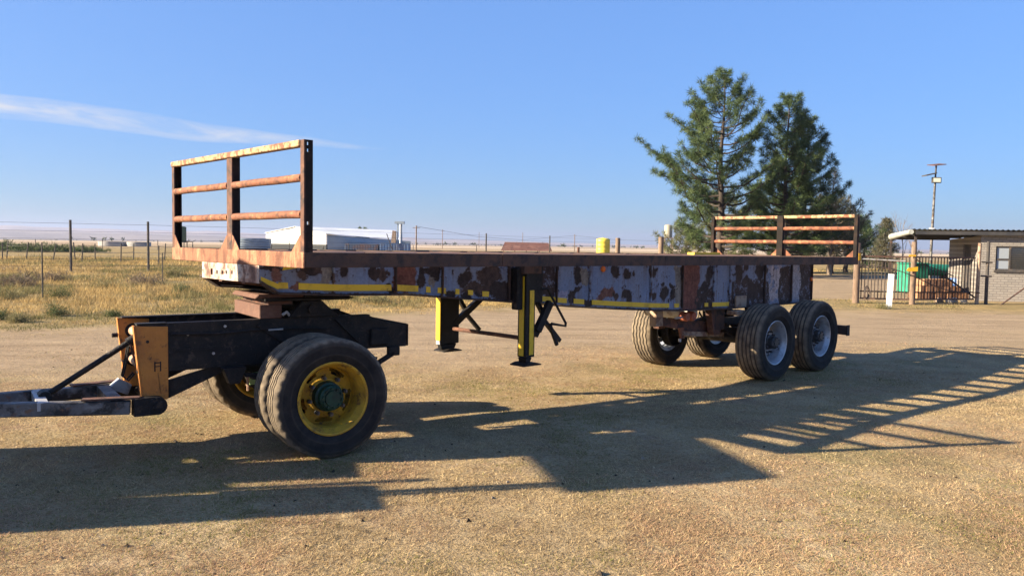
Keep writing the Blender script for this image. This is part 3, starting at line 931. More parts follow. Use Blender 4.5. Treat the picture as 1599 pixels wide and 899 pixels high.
MB().box((2.689, 1.884, 0.66), (2.697, 1.951, 0.70)).build('strip_end', M['pale_steel'], legf)
for v in (0.60, 1.90):
    MB().beam((3.36 if v > 1 else 3.13, v, 1.20), (2.90, v, 0.87), 0.05, 0.07).build('diagonal_brace', M['black_paint'], trailer)
    MB().beam((2.98, v + 0.06, 1.22), (3.12, v + 0.06, 1.03), 0.04, 0.045).beam((3.08, v + 0.05, 1.02), (3.33, v + 0.05, 0.78), 0.04, 0.04).build('brace_strut', M['black_paint'], trailer)
MB().tube([(2.92, vn - 0.10, 1.345), (2.985, vn - 0.115, 1.35), (3.255, vn - 0.125, 0.985), (3.25, vn - 0.125, 0.955), (3.05, vn - 0.115, 0.99)], 0.014, 8).build('crank_handle', M['black_steel'], trailer, 40)
MB().beam((3.05, vn - 0.09, 0.985), (3.165, vn - 0.09, 0.76), 0.03, 0.03).build('crank_handle', M['black_steel'], trailer)
MB().beam((3.09, vn - 0.05, 1.20), (2.915, vn - 0.05, 0.92), 0.05, 0.075).build('diagonal_brace', M['black_paint'], trailer)
MB().tube([(2.80, 0.68, 0.845), (2.83, 1.82, 0.835)], 0.022, 8).build('cross_shaft', M['post_rust'], trailer, 40)

# rear running gear
RT, RW, RRIM = 0.515, 0.385, 0.293
ty_r = tyre_mesh('wide_tyre', RT, RW, RRIM, 112, 0.006, 0.010, 0.003, (-0.30, -0.15, 0.0, 0.15, 0.30))
rm_r = rim_mesh('silver_rim', RRIM, RW, 0.015, 0.12, M['silver_rim'], 6, 0.03)
ty_w = tyre_mesh('worn_wide_tyre', RT, RW, RRIM, 96, 0.0015, 0.004, 0.002, (-0.30, -0.15, 0.0, 0.15, 0.30))
hb_r = hub_mesh('rear_hub', 0.085, -0.15, 0.02, 8)
nt_m = nut_mesh('wheel_nut')
AX = (7.14, 8.46)
for i, u in enumerate(AX):
    wheel(trailer, (u, 0.375, RT + 0.002), False, ty_w, rm_r, hb_r, nt_m, M['hub_dark'], M['hub_dark'], 0.142, 10, -0.03, 0.3 + i)
    wheel(trailer, (u, TW - 0.375, RT + 0.002), True, ty_r, rm_r, hb_r, nt_m, M['hub_dark'], M['hub_dark'], 0.142, 10, -0.03, 0.7 + i)
    MB().tube([(u, 0.40, RT), (u, TW - 0.40, RT)], 0.062, 14).build('axle', M['black_steel'], trailer, 40)
    for y in (0.60, TW - 0.60):
        MB().lathe([(-0.06, 0.20), (-0.06, 0.215), (0.06, 0.215), (0.06, 0.05)], 28, c=(u, y, RT)).build('brake_drum', M['black_steel'], trailer, 40)
    for v in (0.80, 1.70):
        mb = MB()
        for k in range(5):
            hl = 0.52 - 0.075 * k
            pts = [(u + hl * t, v, RT + 0.165 - 0.022 * k + 0.05 * (t * hl / 0.52) ** 2 - 0.01) for t in np.linspace(-1, 1, 9)]
            for p, q in zip(pts[:-1], pts[1:]): mb.beam(p, q, 0.075, 0.020)
        mb.build('leaf_spring', M['black_steel'], trailer)
for u in (6.52, 7.80, 9.02):
    for v in (0.80, 1.70):
        MB().prism([(u - 0.16, 0.975), (u + 0.16, 0.975), (u + 0.07, 0.62), (u - 0.07, 0.62)], 1, v - 0.05, v + 0.05).build('spring_hanger', M['post_rust'] if u < 7 else M['black_steel'], trailer, bevel=0.005)
MB().box((5.30, 0.855, 0.79), (5.44, 0.96, 0.985)).build('hanger_post', M['tan_steel'], trailer, bevel=0.004)
MB().prism([(5.42, 0.895), (6.95, 0.74), (6.95, 0.60), (6.3, 0.64), (5.42, 0.80)], 1, 0.90, 0.945).build('radius_beam', M['post_rust'], trailer, bevel=0.004)
MB().prism([(5.83, 0.74), (5.93, 0.74), (5.95, 0.60), (5.88, 0.60)], 1, 0.875, 0.90).build('lower_bracket', M['rust_rail'], trailer)
MB().beam((5.9, 0.90, 0.665), (6.9, 0.90, 0.58), 0.05, 0.06).build('lower_link', M['tan_steel'], trailer)
for u in (5.84, 5.98):
    mb = MB(); mb.lathe([(-0.075, 0.001), (-0.075, 0.05), (-0.055, 0.062), (0.02, 0.062), (0.04, 0.05), (0.04, 0.001)], 18, c=(u, 0.83, 0.895)); mb.build('brake_chamber', M['red_can'], trailer, 40)
MB().tube([(5.62, 0.80, 0.885), (5.79, 0.80, 0.89)], 0.014, 8).build('push_rod', M['pale_steel'], trailer, 40)
MB().tube([(6.10, 0.84, 0.918), (6.10, 1.6, 0.918)], [0.085, 0.085], 18).build('air_tank', M['pale_steel'], trailer, 40)
MB().tube([(6.25, 0.86, 0.93), (6.32, 0.85, 0.84), (6.5, 0.85, 0.80), (6.75, 0.9, 0.72)], 0.012, 6).build('air_hose', M['black_steel'], trailer, 40)
MB().box((6.72, 0.58, 0.88), (6.94, 0.74, 0.945)).build('bump_stop', M['tan_steel'], trailer, bevel=0.01)
MB().box((6.45, 0.75, 0.68), (6.7, 0.86, 0.95)).build('axle_bracket', M['rust_beam'], trailer, bevel=0.006)
MB().tube([(5.85, 0.88, 0.60), (5.85, 0.88, 0.56)], 0.02, 8).build('pivot_pin', M['pale_steel'], trailer)
# underrun bumper across the tail
MB().box((9.20, 0.18, 0.485), (9.212, 2.32, 0.625)).box((9.212, 0.18, 0.485), (9.27, 2.32, 0.497)).box((9.212, 0.18, 0.613), (9.27, 2.32, 0.625)).build('underrun_bar', M['rust_beam'], trailer)
MB().box((9.19, 0.165, 0.475), (9.285, 0.178, 0.635)).build('bar_end_plate', M['black_steel'], trailer)
for v in (0.78, 1.72): MB().beam((9.02, v, 0.97), (9.24, v, 0.63), 0.06, 0.06).build('bumper_stay', M['rust_beam'], trailer)

# ================================================================== dolly under the trailer's nose
DO_LOC = (-2.039, 6.859, 0.0)
DO_ROT = R(90 - 54.81)
dolly = empty('converter_dolly', DO_LOC, DO_ROT)
tag(dolly, 'black single axle dolly with orange front plates and yellow dual wheels under the trailer nose', 'dolly')
for t in (-0.36, 0.36):
    mb = MB()
    poly = [(-1.19, 1.142), (0.70, 1.142), (0.89, 1.072), (1.06, 1.060), (1.06, 0.852), (0.69, 0.852), (0.45, 0.80), (-1.19, 0.795)]
    mb.prism(poly, 1, t - 0.006, t + 0.006)
    y0, y1 = (t - 0.0065, t + 0.07) if t < 0 else (t - 0.07, t + 0.0065)
    mb.box((-1.19, y0, 1.1425), (0.70, y1, 1.153)).box((-1.19, y0, 0.784), (0.42, y1, 0.7945))
    rail = mb.build('chassis_rail', M['black_steel'], dolly)
    for s_ in (-0.75, -0.55, -0.3, 0.2, 0.35):
        for z_ in (0.86, 1.05):
            MB().tube([(s_, t - 0.014 * (1 if t < 0 else -1), z_), (s_, t, z_)], 0.013, 6).build('bolt', M['black_steel'], rail)
for t in (-0.36, 0.36):
    o_ = t - 0.018 if t < 0 else t - 0.018
    MB().prism([(-1.205, 1.140), (-0.975, 1.128), (-0.975, 0.575), (-1.10, 0.568), (-1.155, 0.60)], 1, o_, o_ + 0.010).build('front_plate', M['orange_plate'], dolly, bevel=0.003)
    mb = MB(); q = 1 if t < 0 else -1
    mb.prism([(-1.217, 1.142), (-1.205, 1.142), (-1.155, 0.60), (-1.167, 0.60)], 1, o_ - 0.002, o_ + 0.06)
    mb.build('plate_flange', M['orange_plate'], dolly)
for z_ in (1.035, 0.80):
    MB().tube([(-1.10, -0.345, z_), (-1.10, 0.345, z_)], 0.040, 18).build('cross_tube', M['pale_tube'], dolly, 40)
    mb = MB()
    mb.lathe([(0.338, 0.041), (0.335, 0.058), (0.338, 0.060)], 20, c=(-1.10, 0, z_)); mb.build('tube_collar', M['black_steel'], dolly, 40)
# welded monogram strokes on the near plate
MB().box((-1.075, -0.3795, 0.79), (-1.066, -0.3785, 0.865)).box((-1.035, -0.3795, 0.79), (-1.026, -0.3785, 0.865)).box((-1.066, -0.3795, 0.852), (-1.035, -0.3785, 0.861)).box((-1.066, -0.3795, 0.825), (-1.035, -0.3785, 0.832)).beam((-1.05, -0.379, 0.78), (-1.03, -0.379, 0.62), 0.006, 0.001).build('weld_mark', M['black_paint'], dolly)
MB().tube([(-1.12, -0.382, 1.02), (-1.12, -0.376, 1.02)], 0.012, 8).build('bolt', M['black_steel'], dolly)
# cross members
for s_ in (-0.62, 0.98):
    MB().box((s_ - 0.03, -0.352, 0.86), (s_ + 0.03, 0.352, 1.05)).build('cross_beam', M['black_steel'], dolly)
MB().box((-0.93, -0.374, 0.93), (-0.62, -0.366, 0.955)).build('side_strap', M['black_steel'], dolly)
MB().prism([(-0.30, 1.10), (-0.05, 0.93), (-0.02, 0.96), (-0.27, 1.13)], 1, -0.392, -0.367).build('side_bracket', M['black_steel'], dolly)
MB().prism([(0.36, 1.13), (0.62, 0.88), (0.68, 0.88), (0.44, 1.13)], 1, -0.392, -0.367).build('side_bracket', M['black_steel'], dolly)
MB().box((0.70, -0.40, 0.88), (0.88, -0.367, 1.03)).build('side_box', M['black_steel'], dolly, bevel=0.01)
MB().tube([(-0.95, -0.385, 1.07), (-0.6, -0.39, 1.055), (-0.2, -0.388, 1.075), (0.3, -0.39, 1.05)], 0.009, 6).build('air_hose', M['black_steel'], dolly, 40)
MB().tube([(-0.21, -0.39, 1.065), (-0.09, -0.395, 1.067)], 0.008, 6).build('release_lever', M['pale_steel'], dolly, 40)
for s_, z_ in ((-0.83, 1.06), (-0.64, 0.90), (0.47, 0.93), (-0.55, 1.11)):
    MB().tube([(s_, -0.379, z_), (s_, -0.366, z_)], 0.011, 7).build('bolt', M['pale_steel'], dolly)
MB().box((-1.195, -0.376, 1.1535), (-0.98, -0.29, 1.158)).build('wear_strip', M['black_steel'], dolly)
# diagonal brace from the hinge up to the spring hanger
for t in (-0.31, 0.31):
    MB().prism([(-0.985, 0.56), (-0.985, 0.70), (-0.60, 0.795), (-0.42, 0.795)], 1, t - 0.02, t + 0.02).build('hinge_brace', M['black_steel'], dolly)
# drawbar: two arms converging forward
HX, HZ = -1.085, 0.540
EYE = Vector((-3.05, 0.02, 0.60))
for sg in (-1, 1):
    a = Vector((HX - 0.10, sg * 0.42, HZ)); b = EYE + Vector((0.32, sg * 0.05, 0))
    mid = a.lerp(b, 0.12)
    MB().beam(a.lerp(b, 0.04), b, 0.075, 0.10).build('drawbar_arm', M['grey_bar'], dolly, bevel=0.006)
    mb = MB()
    mb.beam(Vector((HX + 0.02, sg * 0.40, HZ)), a.lerp(b, 0.03) , 0.10, 0.135)
    mb.tube([(HX + 0.02, sg * 0.40 - 0.055, HZ), (HX + 0.02, sg * 0.40 + 0.055, HZ)], 0.0675, 20)
    mb.build('hinge_block', M['black_steel'], dolly, 40, 0.004)
    MB().beam(a.lerp(b, -0.0) + Vector((0, 0, 0.073)), a.lerp(b, 0.24) + Vector((0, 0, 0.062)), 0.08, 0.012).build('wear_plate', M['post_rust'], dolly)
MB().tube([(HX + 0.02, -0.47, HZ), (HX + 0.02, 0.47, HZ)], 0.03, 12).build('hinge_pin', M['black_steel'], dolly, 40)
MB().beam((-1.33, -0.37, 0.555), (-1.33, 0.36, 0.555), 0.09, 0.09).build('drawbar_crosspiece', M['grey_bar'], dolly)
MB().prism([(-1.30, 0.585), (-1.16, 0.52), (-1.13, 0.60), (-1.22, 0.655)], 1, 0.23, 0.32).build('pale_bracket', M['pale_steel'], dolly)
MB().beam((-1.80, -0.30, 0.585), (-1.80, 0.28, 0.585), 0.07, 0.06).build('drawbar_crosspiece', M['pale_steel'], dolly)
mb = MB(); mb.tube([EYE + Vector((0.34, 0, 0)), EYE + Vector((0.1, 0, 0))], [0.09, 0.05], 12)
ring = [EYE + Vector((0.075 * math.cos(k * math.pi / 8), 0.075 * math.sin(k * math.pi / 8), 0)) for k in range(17)]
mb.tube(ring, 0.025, 8, cap=False); mb.build('tow_eye', M['black_steel'], dolly, 40)
MB().tube([(-1.17, -0.02, 0.995), (-1.77, 0.02, 0.600)], 0.022, 10).tube([(-1.13, -0.02, 1.015), (-1.20, -0.02, 0.975)], 0.038, 10).tube([(-1.765, -0.05, 0.605), (-1.765, 0.09, 0.605)], 0.045, 12).build('stay_rod', M['black_steel'], dolly, 40)
MB().tube([(-1.185, -0.05, 0.97), (-1.13, -0.06, 0.74), (-1.085, -0.06, 0.53)], 0.009, 7).build('safety_rod', M['post_rust'], dolly, 40)
MB().tube([(-1.21, 0.36, 1.0), (-1.255, 0.36, 1.0)], 0.018, 8).build('bolt', M['black_steel'], dolly)
for k, t in enumerate((0.05, 0.12)):
    MB().tube([(-1.17, t, 0.98), (-1.20, t + .03, 0.78), (-1.22, t + 0.02, 0.70), (-1.19, t - .03, 0.67), (-1.14, t, 0.72)], 0.008, 6).build('air_hose', M['black_steel'], dolly, 40)

# turntable: rust box, stand, plates
MB().box((-0.275, -0.37, 1.156), (-0.09, 0.34, 1.268)).build('turntable_block', M['rust_box'], dolly, bevel=0.006)
MB().box((-0.24, -0.40, 1.296), (0.50, 0.40, 1.318)).build('turntable_plate', M['black_steel'], dolly, bevel=0.004)
MB().prism([(-0.31, 1.319), (-0.28, 1.354), (0.10, 1.354), (0.10, 1.319)], 1, -0.36, 0.30).build('fifth_wheel_plate', M['rust_box'], dolly, bevel=0.006)
MB().prism([(0.102, 1.319), (0.102, 1.350), (0.40, 1.345), (0.56, 1.310), (0.52, 1.302)], 1, -0.38, 0.38).build('fifth_wheel_ramp', M['black_steel'], dolly, bevel=0.004)
for t in (-0.39, 0.31):
    MB().prism([(-0.04, 1.156), (0.41, 1.156), (0.28, 1.262), (0.25, 1.294), (0.075, 1.294), (0.05, 1.26)], 1, t, t + 0.08).build('pivot_stand', M['black_steel'], dolly, bevel=0.006)
MB().tube([(0.16, -0.42, 1.225), (0.16, 0.42, 1.225)], 0.04, 14).build('pivot_shaft', M['black_steel'], dolly, 40)
MB().tube([(-0.085, -0.36, 1.18), (-0.05, -0.37, 1.205), (-0.02, -0.36, 1.17)], 0.014, 6).build('lock_lever', M['pale_steel'], dolly, 40)
MB().box((-0.20, -0.36, 1.2685), (0.0, 0.33, 1.294)).build('spacer_plate', M['post_rust'], dolly)
# rear bracket and stay
MB().box((0.87, -0.40, 0.775), (0.985, -0.352, 0.86)).build('tail_bracket', M['black_steel'], dolly, bevel=0.008)
MB().beam((0.93, -0.38, 0.80), (0.55, -0.38, 0.60), 0.04, 0.035).build('tail_stay', M['black_steel'], dolly)
MB().box((1.065, -0.375, 0.855), (1.082, 0.375, 1.055)).build('tail_plate', M['black_steel'], dolly, bevel=0.006)
# springs and axle
DT, DW, DRIM = 0.465, 0.232, 0.278
AZ = 0.12 + DT + 0.001
AS = 0.07
MB().tube([(AS, -0.95, AZ), (AS, 1.02, AZ)], 0.06, 14).build('axle', M['black_steel'], dolly, 40)
for t in (-0.42, 0.42):
    mb = MB()
    for k in range(7):
        hl = 0.55 - 0.06 * k
        pts = [(AS + hl * q, t, AZ + 0.10 - 0.016 * k + 0.055 * (q * hl / 0.55) ** 2) for q in np.linspace(-1, 1, 9)]
        for p, q in zip(pts[:-1], pts[1:]): mb.beam(p, q, 0.07, 0.015)
    mb.build('leaf_spring', M['black_steel'], dolly)
    for s_ in (-0.5, 0.64):
        MB().prism([(s_ - 0.09, 0.785), (s_ + 0.09, 0.785), (s_ + 0.04, 0.66), (s_ - 0.04, 0.66)], 1, t - 0.05, t + 0.05).build('spring_hanger', M['black_steel'], dolly)
ty_d = tyre_mesh('dual_tyre', DT, DW, DRIM, 132, 0.007, 0.013, 0.010)
rm_out = rim_mesh('yellow_rim', DRIM, DW, 0.10, 0.105, M['yellow_paint'], 5, 0.035)
rm_in = rim_mesh('yellow_rim', DRIM, DW, 0.02, 0.105, M['yellow_paint'], 5, 0.03)
hb_d = hub_mesh('green_hub', 0.096, -0.075, 0.07, 10)
for sg in (-1, 1):
    fl = sg > 0
    OUT = 1.10 if sg < 0 else 1.17
    wheel(dolly, (AS, sg * (OUT - DW / 2), AZ), fl, ty_d, rm_out, hb_d, nt_m, M['green_hub'], M['hub_dark'], 0.148, 8, 0.045, 0.2)
    wheel(dolly, (AS, sg * (OUT - DW * 1.5 - 0.075), AZ), not fl, ty_d, rm_in, hb_d, nt_m, M['green_hub'], M['hub_dark'], 0.148, 0, 0.03, 0.9, hub=False)
    mb = MB(); mb.lathe([(-0.09, 0.19), (-0.09, 0.205), (0.09, 0.205), (0.09, 0.06)], 28, c=(AS, sg * 0.60, AZ)); mb.build('brake_drum', M['black_steel'], dolly, 40)
MB().box((AS - 0.22, 0.30, 0.50), (AS - 0.08, 0.36, 0.60)).build('brake_arm', M['green_part'], dolly)
MB().tube([(AS - 0.24, 0.30, 0.61), (AS - 0.24, 0.30, 0.45)], 0.012, 6).build('brake_pin', M['pale_tube'], dolly)
MB().tube([(AS - 0.02, -0.33, 0.62), (AS - 0.20, -0.33, 0.64)], 0.07, 14).build('brake_chamber', M['black_steel'], dolly, 40)

# ================================================================== tractor hitched to the drawbar
def tractor():
    hx = 3.05          # distance of the hitch from the dolly's centre
    c_, s_ = math.cos(DO_ROT), math.sin(DO_ROT)
    t = empty('farm_tractor', (DO_LOC[0] - hx * c_, DO_LOC[1] - hx * s_, 0), DO_ROT + math.pi - R(20))
    tag(t, 'farm tractor with a flat sun canopy hitched to the drawbar, beyond the left edge', 'tractor')
    body = worn('tractor_paint', (0.055, 0.10, 0.05), [((0.035, 0.055, 0.03), 4, 0.45, 0.65)], 0.45)
    dark = M['black_steel']
    X0 = 0.02          # local x runs forward, away from the dolly
    g0 = 0.12
    tw = tyre_mesh('tractor_rear_tyre', 0.80, 0.46, 0.46, 72, 0.012, 0.03, 0.03, (-0.2, 0.2))
    tf = tyre_mesh('tractor_front_tyre', 0.52, 0.30, 0.30, 72, 0.010, 0.02, 0.02, (-0.2, 0.2))
    rr = rim_mesh('tractor_rim', 0.46, 0.46, 0.05, 0.14, M['yellow_paint'], 4, 0.03)
    rf = rim_mesh('tractor_rim', 0.30, 0.30, 0.03, 0.10, M['yellow_paint'], 4, 0.03)
    for sg in (-1, 1):
        wheel(t, (X0 + 0.95, sg * 0.72, g0 + 0.80), sg > 0, tw, rr, hb_d, nt_m, dark, dark, 0.17, 8, 0.0)
        wheel(t, (X0 + 3.15, sg * 0.74, g0 + 0.52), sg > 0, tf, rf, hb_d, nt_m, dark, dark, 0.15, 8, 0.0)
        mb = MB(); vs = []
        for k in range(9):
            a = R(15 + 150 * k / 8)
            for y in (sg * 0.46, sg * 0.97):
                vs.append((X0 + 0.95 + 0.90 * math.cos(a), y, g0 + 0.80 + 0.90 * math.sin(a)))
                vs.append((X0 + 0.95 + 0.93 * math.cos(a), y, g0 + 0.80 + 0.93 * math.sin(a)))
        fs = []
        for k in range(8):
            q = 4 * k
            fs += [(q, q + 2, q + 6, q + 4), (q + 1, q + 5, q + 7, q + 3), (q, q + 4, q + 5, q + 1), (q + 2, q + 3, q + 7, q + 6)]
        fs += [(0, 1, 3, 2), (32, 34, 35, 33)]
        mb.add(vs, fs).build('mudguard', body, t)
    MB().prism([(X0 + 0.3, 0.65), (X0 + 0.3, 1.05), (X0 + 1.7, 1.15), (X0 + 3.5, 1.0), (X0 + 3.5, 0.70)], 1, -0.26, 0.26).build('chassis', dark, t, bevel=0.02)
    MB().prism([(X0 + 1.72, 1.05), (X0 + 1.72, 1.86), (X0 + 3.2, 1.74), (X0 + 3.62, 1.55), (X0 + 3.66, 0.95)], 1, -0.38, 0.38).build('bonnet', body, t, bevel=0.05)
    MB().box((X0 + 0.55, -0.45, 1.16), (X0 + 1.60, 0.45, 1.22)).build('floor', body, t)
    MB().prism([(X0 + 0.62, 1.22), (X0 + 1.08, 1.22), (X0 + 1.08, 1.34), (X0 + 0.74, 1.36), (X0 + 0.66, 1.74), (X0 + 0.58, 1.74)], 1, -0.26, 0.26).build('seat', dark, t, bevel=0.02)
    MB().tube([(X0 + 1.66, 0, 1.60), (X0 + 1.40, 0, 1.72)], 0.02, 8).build('steering_column', dark, t)
    ring_ = [(X0 + 1.40 + 0.08 * math.sin(k * math.pi / 8), 0.19 * math.cos(k * math.pi / 8), 1.73 + 0.17 * math.sin(k * math.pi / 8)) for k in range(17)]
    MB().tube(ring_, 0.014, 6, cap=False).build('steering_wheel', dark, t)
    for x in (X0 + 0.42, X0 + 1.66):
        for y in (-0.62, 0.62): MB().beam((x, y, 1.30), (x, y, 2.72), 0.06, 0.06, (1, 0, 0)).build('canopy_post', body, t)
    MB().box((X0 + 0.28, -0.78, 2.70), (X0 + 1.80, 0.78, 2.80)).build('canopy', body, t, bevel=0.04)
    MB().tube([(X0 + 2.2, 0.30, 1.7), (X0 + 2.2, 0.30, 2.55)], 0.035, 10).build('exhaust', dark, t, 40)
    MB().tube([(X0 + 3.15, -0.70, g0 + 0.52), (X0 + 3.15, 0.70, g0 + 0.52)], 0.07, 10).build('axle', dark, t, 40)
    MB().tube([(X0 + 0.95, -0.70, g0 + 0.80), (X0 + 0.95, 0.70, g0 + 0.80)], 0.12, 12).build('axle', dark, t, 40)
    MB().box((X0 - 0.12, -0.06, 0.545), (X0 + 0.6, 0.06, 0.574)).box((X0 + 0.3, -0.06, 0.574), (X0 + 0.5, 0.06, 0.8)).build('hitch', dark, t)
    MB().tube([(X0 - 0.05, -0.02, 0.52), (X0 - 0.05, -0.02, 0.72)], 0.02, 8).build('hitch_pin', dark, t)
    return t


tractor()

# ================================================================== gate, gate house and yard
def put(x, y): return (x, y, gz(x, y))


M['timber'] = worn('weathered_timber', (0.16, 0.105, 0.072), [((0.26, 0.19, 0.14), 6, 0.45, 0.65), ((0.07, 0.05, 0.04), 15, 0.52, 0.68)], 0.9, 0, 0.4, 60, (1, 1, 0.2))
M['gate_rust'] = worn('rusty_gate_steel', (0.10, 0.05, 0.035), [((0.045, 0.03, 0.026), 5, 0.45, 0.62)], 0.85)
M['dark_bar'] = worn('dark_bar', (0.035, 0.028, 0.026), [((0.09, 0.05, 0.035), 7, 0.5, 0.66)], 0.8)
M['yellow_flat'] = worn('yellow_paint', (0.75, 0.42, 0.02), [((0.45, 0.24, 0.02), 14, 0.5, 0.68)], 0.6)
M['white_paint'] = worn('white_paint', (0.78, 0.78, 0.77), [((0.5, 0.48, 0.45), 7, 0.56, 0.70)], 0.6)
M['wire'] = worn('fence_wire', (0.10, 0.09, 0.085), (), 0.6, 0.4)
M['steel_post'] = worn('dark_fence_post', (0.045, 0.04, 0.038), [((0.12, 0.09, 0.07), 6, 0.5, 0.68)], 0.8)

GL, GM, GR = Vector((11.52, 26.30, 0)), Vector((13.20, 26.00, 0)), Vector((15.72, 26.70, 0))
paling = MB().tube([(0, 0, 0.16), (0, 0, 1.56)], 0.0165, 6).mesh('paling', 40)


def gate_leaf(a, b, n, label):
    d = (b - a); L_ = d.length
    g = empty('gate', (a.x, a.y, 0), math.atan2(d.y, d.x))
    tag(g, label, 'gate', 'rusty barred gate leaves at the yard entrance')
    MB().beam((0.09, 0, 1.565), (L_ - 0.09, 0, 1.565), 0.04, 0.045).build('top_rail', M['gate_rust'], g)
    MB().beam((0.09, 0, 0.165), (L_ - 0.09, 0, 0.165), 0.04, 0.05).build('bottom_rail', M['gate_rust'], g)
    MB().beam((0.09, 0.03, 0.40), (L_ - 0.09, 0.03, 0.40), 0.03, 0.04).build('lower_rail', M['gate_rust'], g)
    for k in range(n):
        add_obj('paling', paling, g, M['dark_bar'], (0.12 + (L_ - 0.24) * k / (n - 1), 0.0, random.uniform(-0.02, 0.02)))
    return g


g1 = gate_leaf(GL, GM, 15, 'left leaf of rusty barred gate, behind the white marker post')
MB().tube([(0.10, -0.04, 1.475), (1.45, -0.04, 1.42)], 0.022, 8).build('latch_pipe', M['pale_steel'], g1, 40)
g2 = gate_leaf(GM, GR, 20, 'right leaf of rusty barred gate, in front of the timber stack')
MB().beam((1.3, 0.03, 0.95), (2.6, 0.03, 0.22), 0.03, 0.05).build('brace', M['dark_bar'], g2)


def post(name, x, y, h, r, mat, label, cat='post', group=None, lean=(0, 0), band=None, n=10, square=False):
    o = empty(name, put(x, y))
    pts = [(lean[0] * t, lean[1] * t, -0.05 + (h + 0.05) * t) for t in (0, 0.35, 0.7, 1.0)]
    MB().tube(pts, [r * 1.03, r, r * 0.98, r * 0.95], n).build('shaft', mat, o, 40)
    if band: MB().tube([(lean[0] * band[0] / h, lean[1] * band[0] / h, band[0]), (lean[0] * band[1] / h, lean[1] * band[1] / h, band[1])], r * 1.06, n).build('painted_band', M['yellow_flat'], o, 40)
    tag(o, label, cat, group)
    return o


GP = 'timber posts of the yard gate'
post('gate_post', GL.x - 0.04, GL.y, 2.0, 0.105, M['timber'], 'timber gate post with a yellow band beside the trailer tail', group=GP, band=(1.42, 1.66))
pm = post('gate_post', GM.x, GM.y - 0.02, 2.06, 0.085, M['timber'], 'brown timber gate post with yellow hinge plates, between the two gate leaves', group=GP)
MB().box((-0.21, -0.10, 1.58), (0.02, -0.088, 1.64)).build('hinge_plate', M['yellow_flat'], pm)
MB().prism([(-0.28, 1.12), (-0.22, 1.21), (0.09, 1.25), (0.09, 1.10), (-0.22, 1.09)], 1, -0.115, -0.10).build('hinge_plate', M['yellow_flat'], pm)
post('gate_post', GR.x + 0.02, GR.y - 0.03, 2.06, 0.06, M['tan_steel'], 'pale slim gate post at the right end of the gate', group=GP, lean=(0.02, 0))
pr = post('fence_post', 16.02, 26.62, 2.12, 0.055, M['steel_post'], 'dark steel post with short arms at the gate house corner', group=None)
for z_ in (0.95, 1.42): MB().tube([(-0.22, -0.02, z_ + 0.01), (0.12, -0.06, z_)], 0.03, 8).build('arm', M['steel_post'], pr, 40)
# sagging black cable tied across the gate
pts = []
for k in range(25):
    t = k / 24
    x = 11.5 + 4.3 * t; y = 26.16 + (-0.30 * (t / 0.39) if t < 0.39 else -0.30 + 0.75 * (t - 0.39) / 0.61)
    pts.append((x, y, 1.26 - 0.95 * t + 0.12 * math.sin(t * 7)))
tag(MB().tube(pts, 0.016, 6).build('cable', M['dark_bar'], None, 40), 'black cable sagging across the barred gate', 'cable')
tag(MB().tube([(13.2, 25.86, 1.50), (13.6, 25.98, 1.30), (14.2, 26.15, 1.12), (14.7, 26.28, 0.95)], 0.016, 6).build('cable', M['dark_bar'], None, 40), 'short black cable hanging from the middle gate post', 'cable')
# coil of wire at the foot of the left post
mb = MB()
for k in range(3):
    mb.tube([(0.05 * math.cos(a) * 1.6, 0.03 * k - 0.03, 0.33 + 0.20 * math.sin(a) + 0.03 * k) for a in np.linspace(0, 6.0, 14)], 0.014, 6)
tag(mb.build('wire_coil', M['dark_bar'], None, 40, loc=(11.74, 26.05, 0)), 'black wire coil hung at the foot of the left gate post', 'wire coil')
# white marker
o = empty('marker_post', put(11.47, 23.95))
MB().prism([(-0.075, -0.03), (-0.075, 0.045), (-0.06, 0.045), (-0.06, -0.015), (0.06, -0.015), (0.06, 0.045), (0.075, 0.045), (0.075, -0.03)], 2, -0.05, 1.06).build('channel', M['white_paint'], o)
tag(o, 'white flat marker post standing in the grass before the gate', 'post')
o.rotation_euler = (0, R(2.0), R(-14))

# gate house
H_ROT = R(-12)
house = empty('gate_house', put(16.84, 28.44), H_ROT)
tag(house, 'small pale face brick gate house with a corrugated roof and carport', 'building')


def brick_mat():
    m, nt, p = new_mat('pale_face_brick')
    tc = N(nt, 'ShaderNodeTexCoord')
    mp = N(nt, 'ShaderNodeMapping'); mp.inputs['Rotation'].default_value = (R(90), 0, 0)
    link(nt, tc.outputs['Object'], mp.inputs['Vector'])
    b = N(nt, 'ShaderNodeTexBrick')
    b.inputs['Color1'].default_value = (0.285, 0.260, 0.232, 1); b.inputs['Color2'].default_value = (0.235, 0.213, 0.190, 1); b.inputs['Mortar'].default_value = (0.165, 0.148, 0.137, 1)
    b.inputs['Scale'].default_value = 1.0; b.inputs['Mortar Size'].default_value = 0.012
    b.inputs['Brick Width'].default_value = 0.235; b.inputs['Row Height'].default_value = 0.088; b.inputs['Bias'].default_value = -0.1
    link(nt, mp.outputs[0], b.inputs['Vector'])
    c = mix_c(nt, m_op(nt, 'MULTIPLY', noise_fac(nt, tc.outputs['Object'], 1.5, 6, 0.65, 0.4, 0.7), 0.3), b.outputs['Color'], (0.30, 0.25, 0.21))
    link(nt, c, p.inputs['Base Color']); p.inputs['Roughness'].default_value = 0.9
    bp = N(nt, 'ShaderNodeBump'); bp.inputs['Strength'].default_value = 0.7; bp.inputs['Distance'].default_value = 0.012; bp.invert = True
    link(nt, b.outputs['Fac'], bp.inputs['Height']); link(nt, bp.outputs[0], p.inputs['Normal'])
    return m


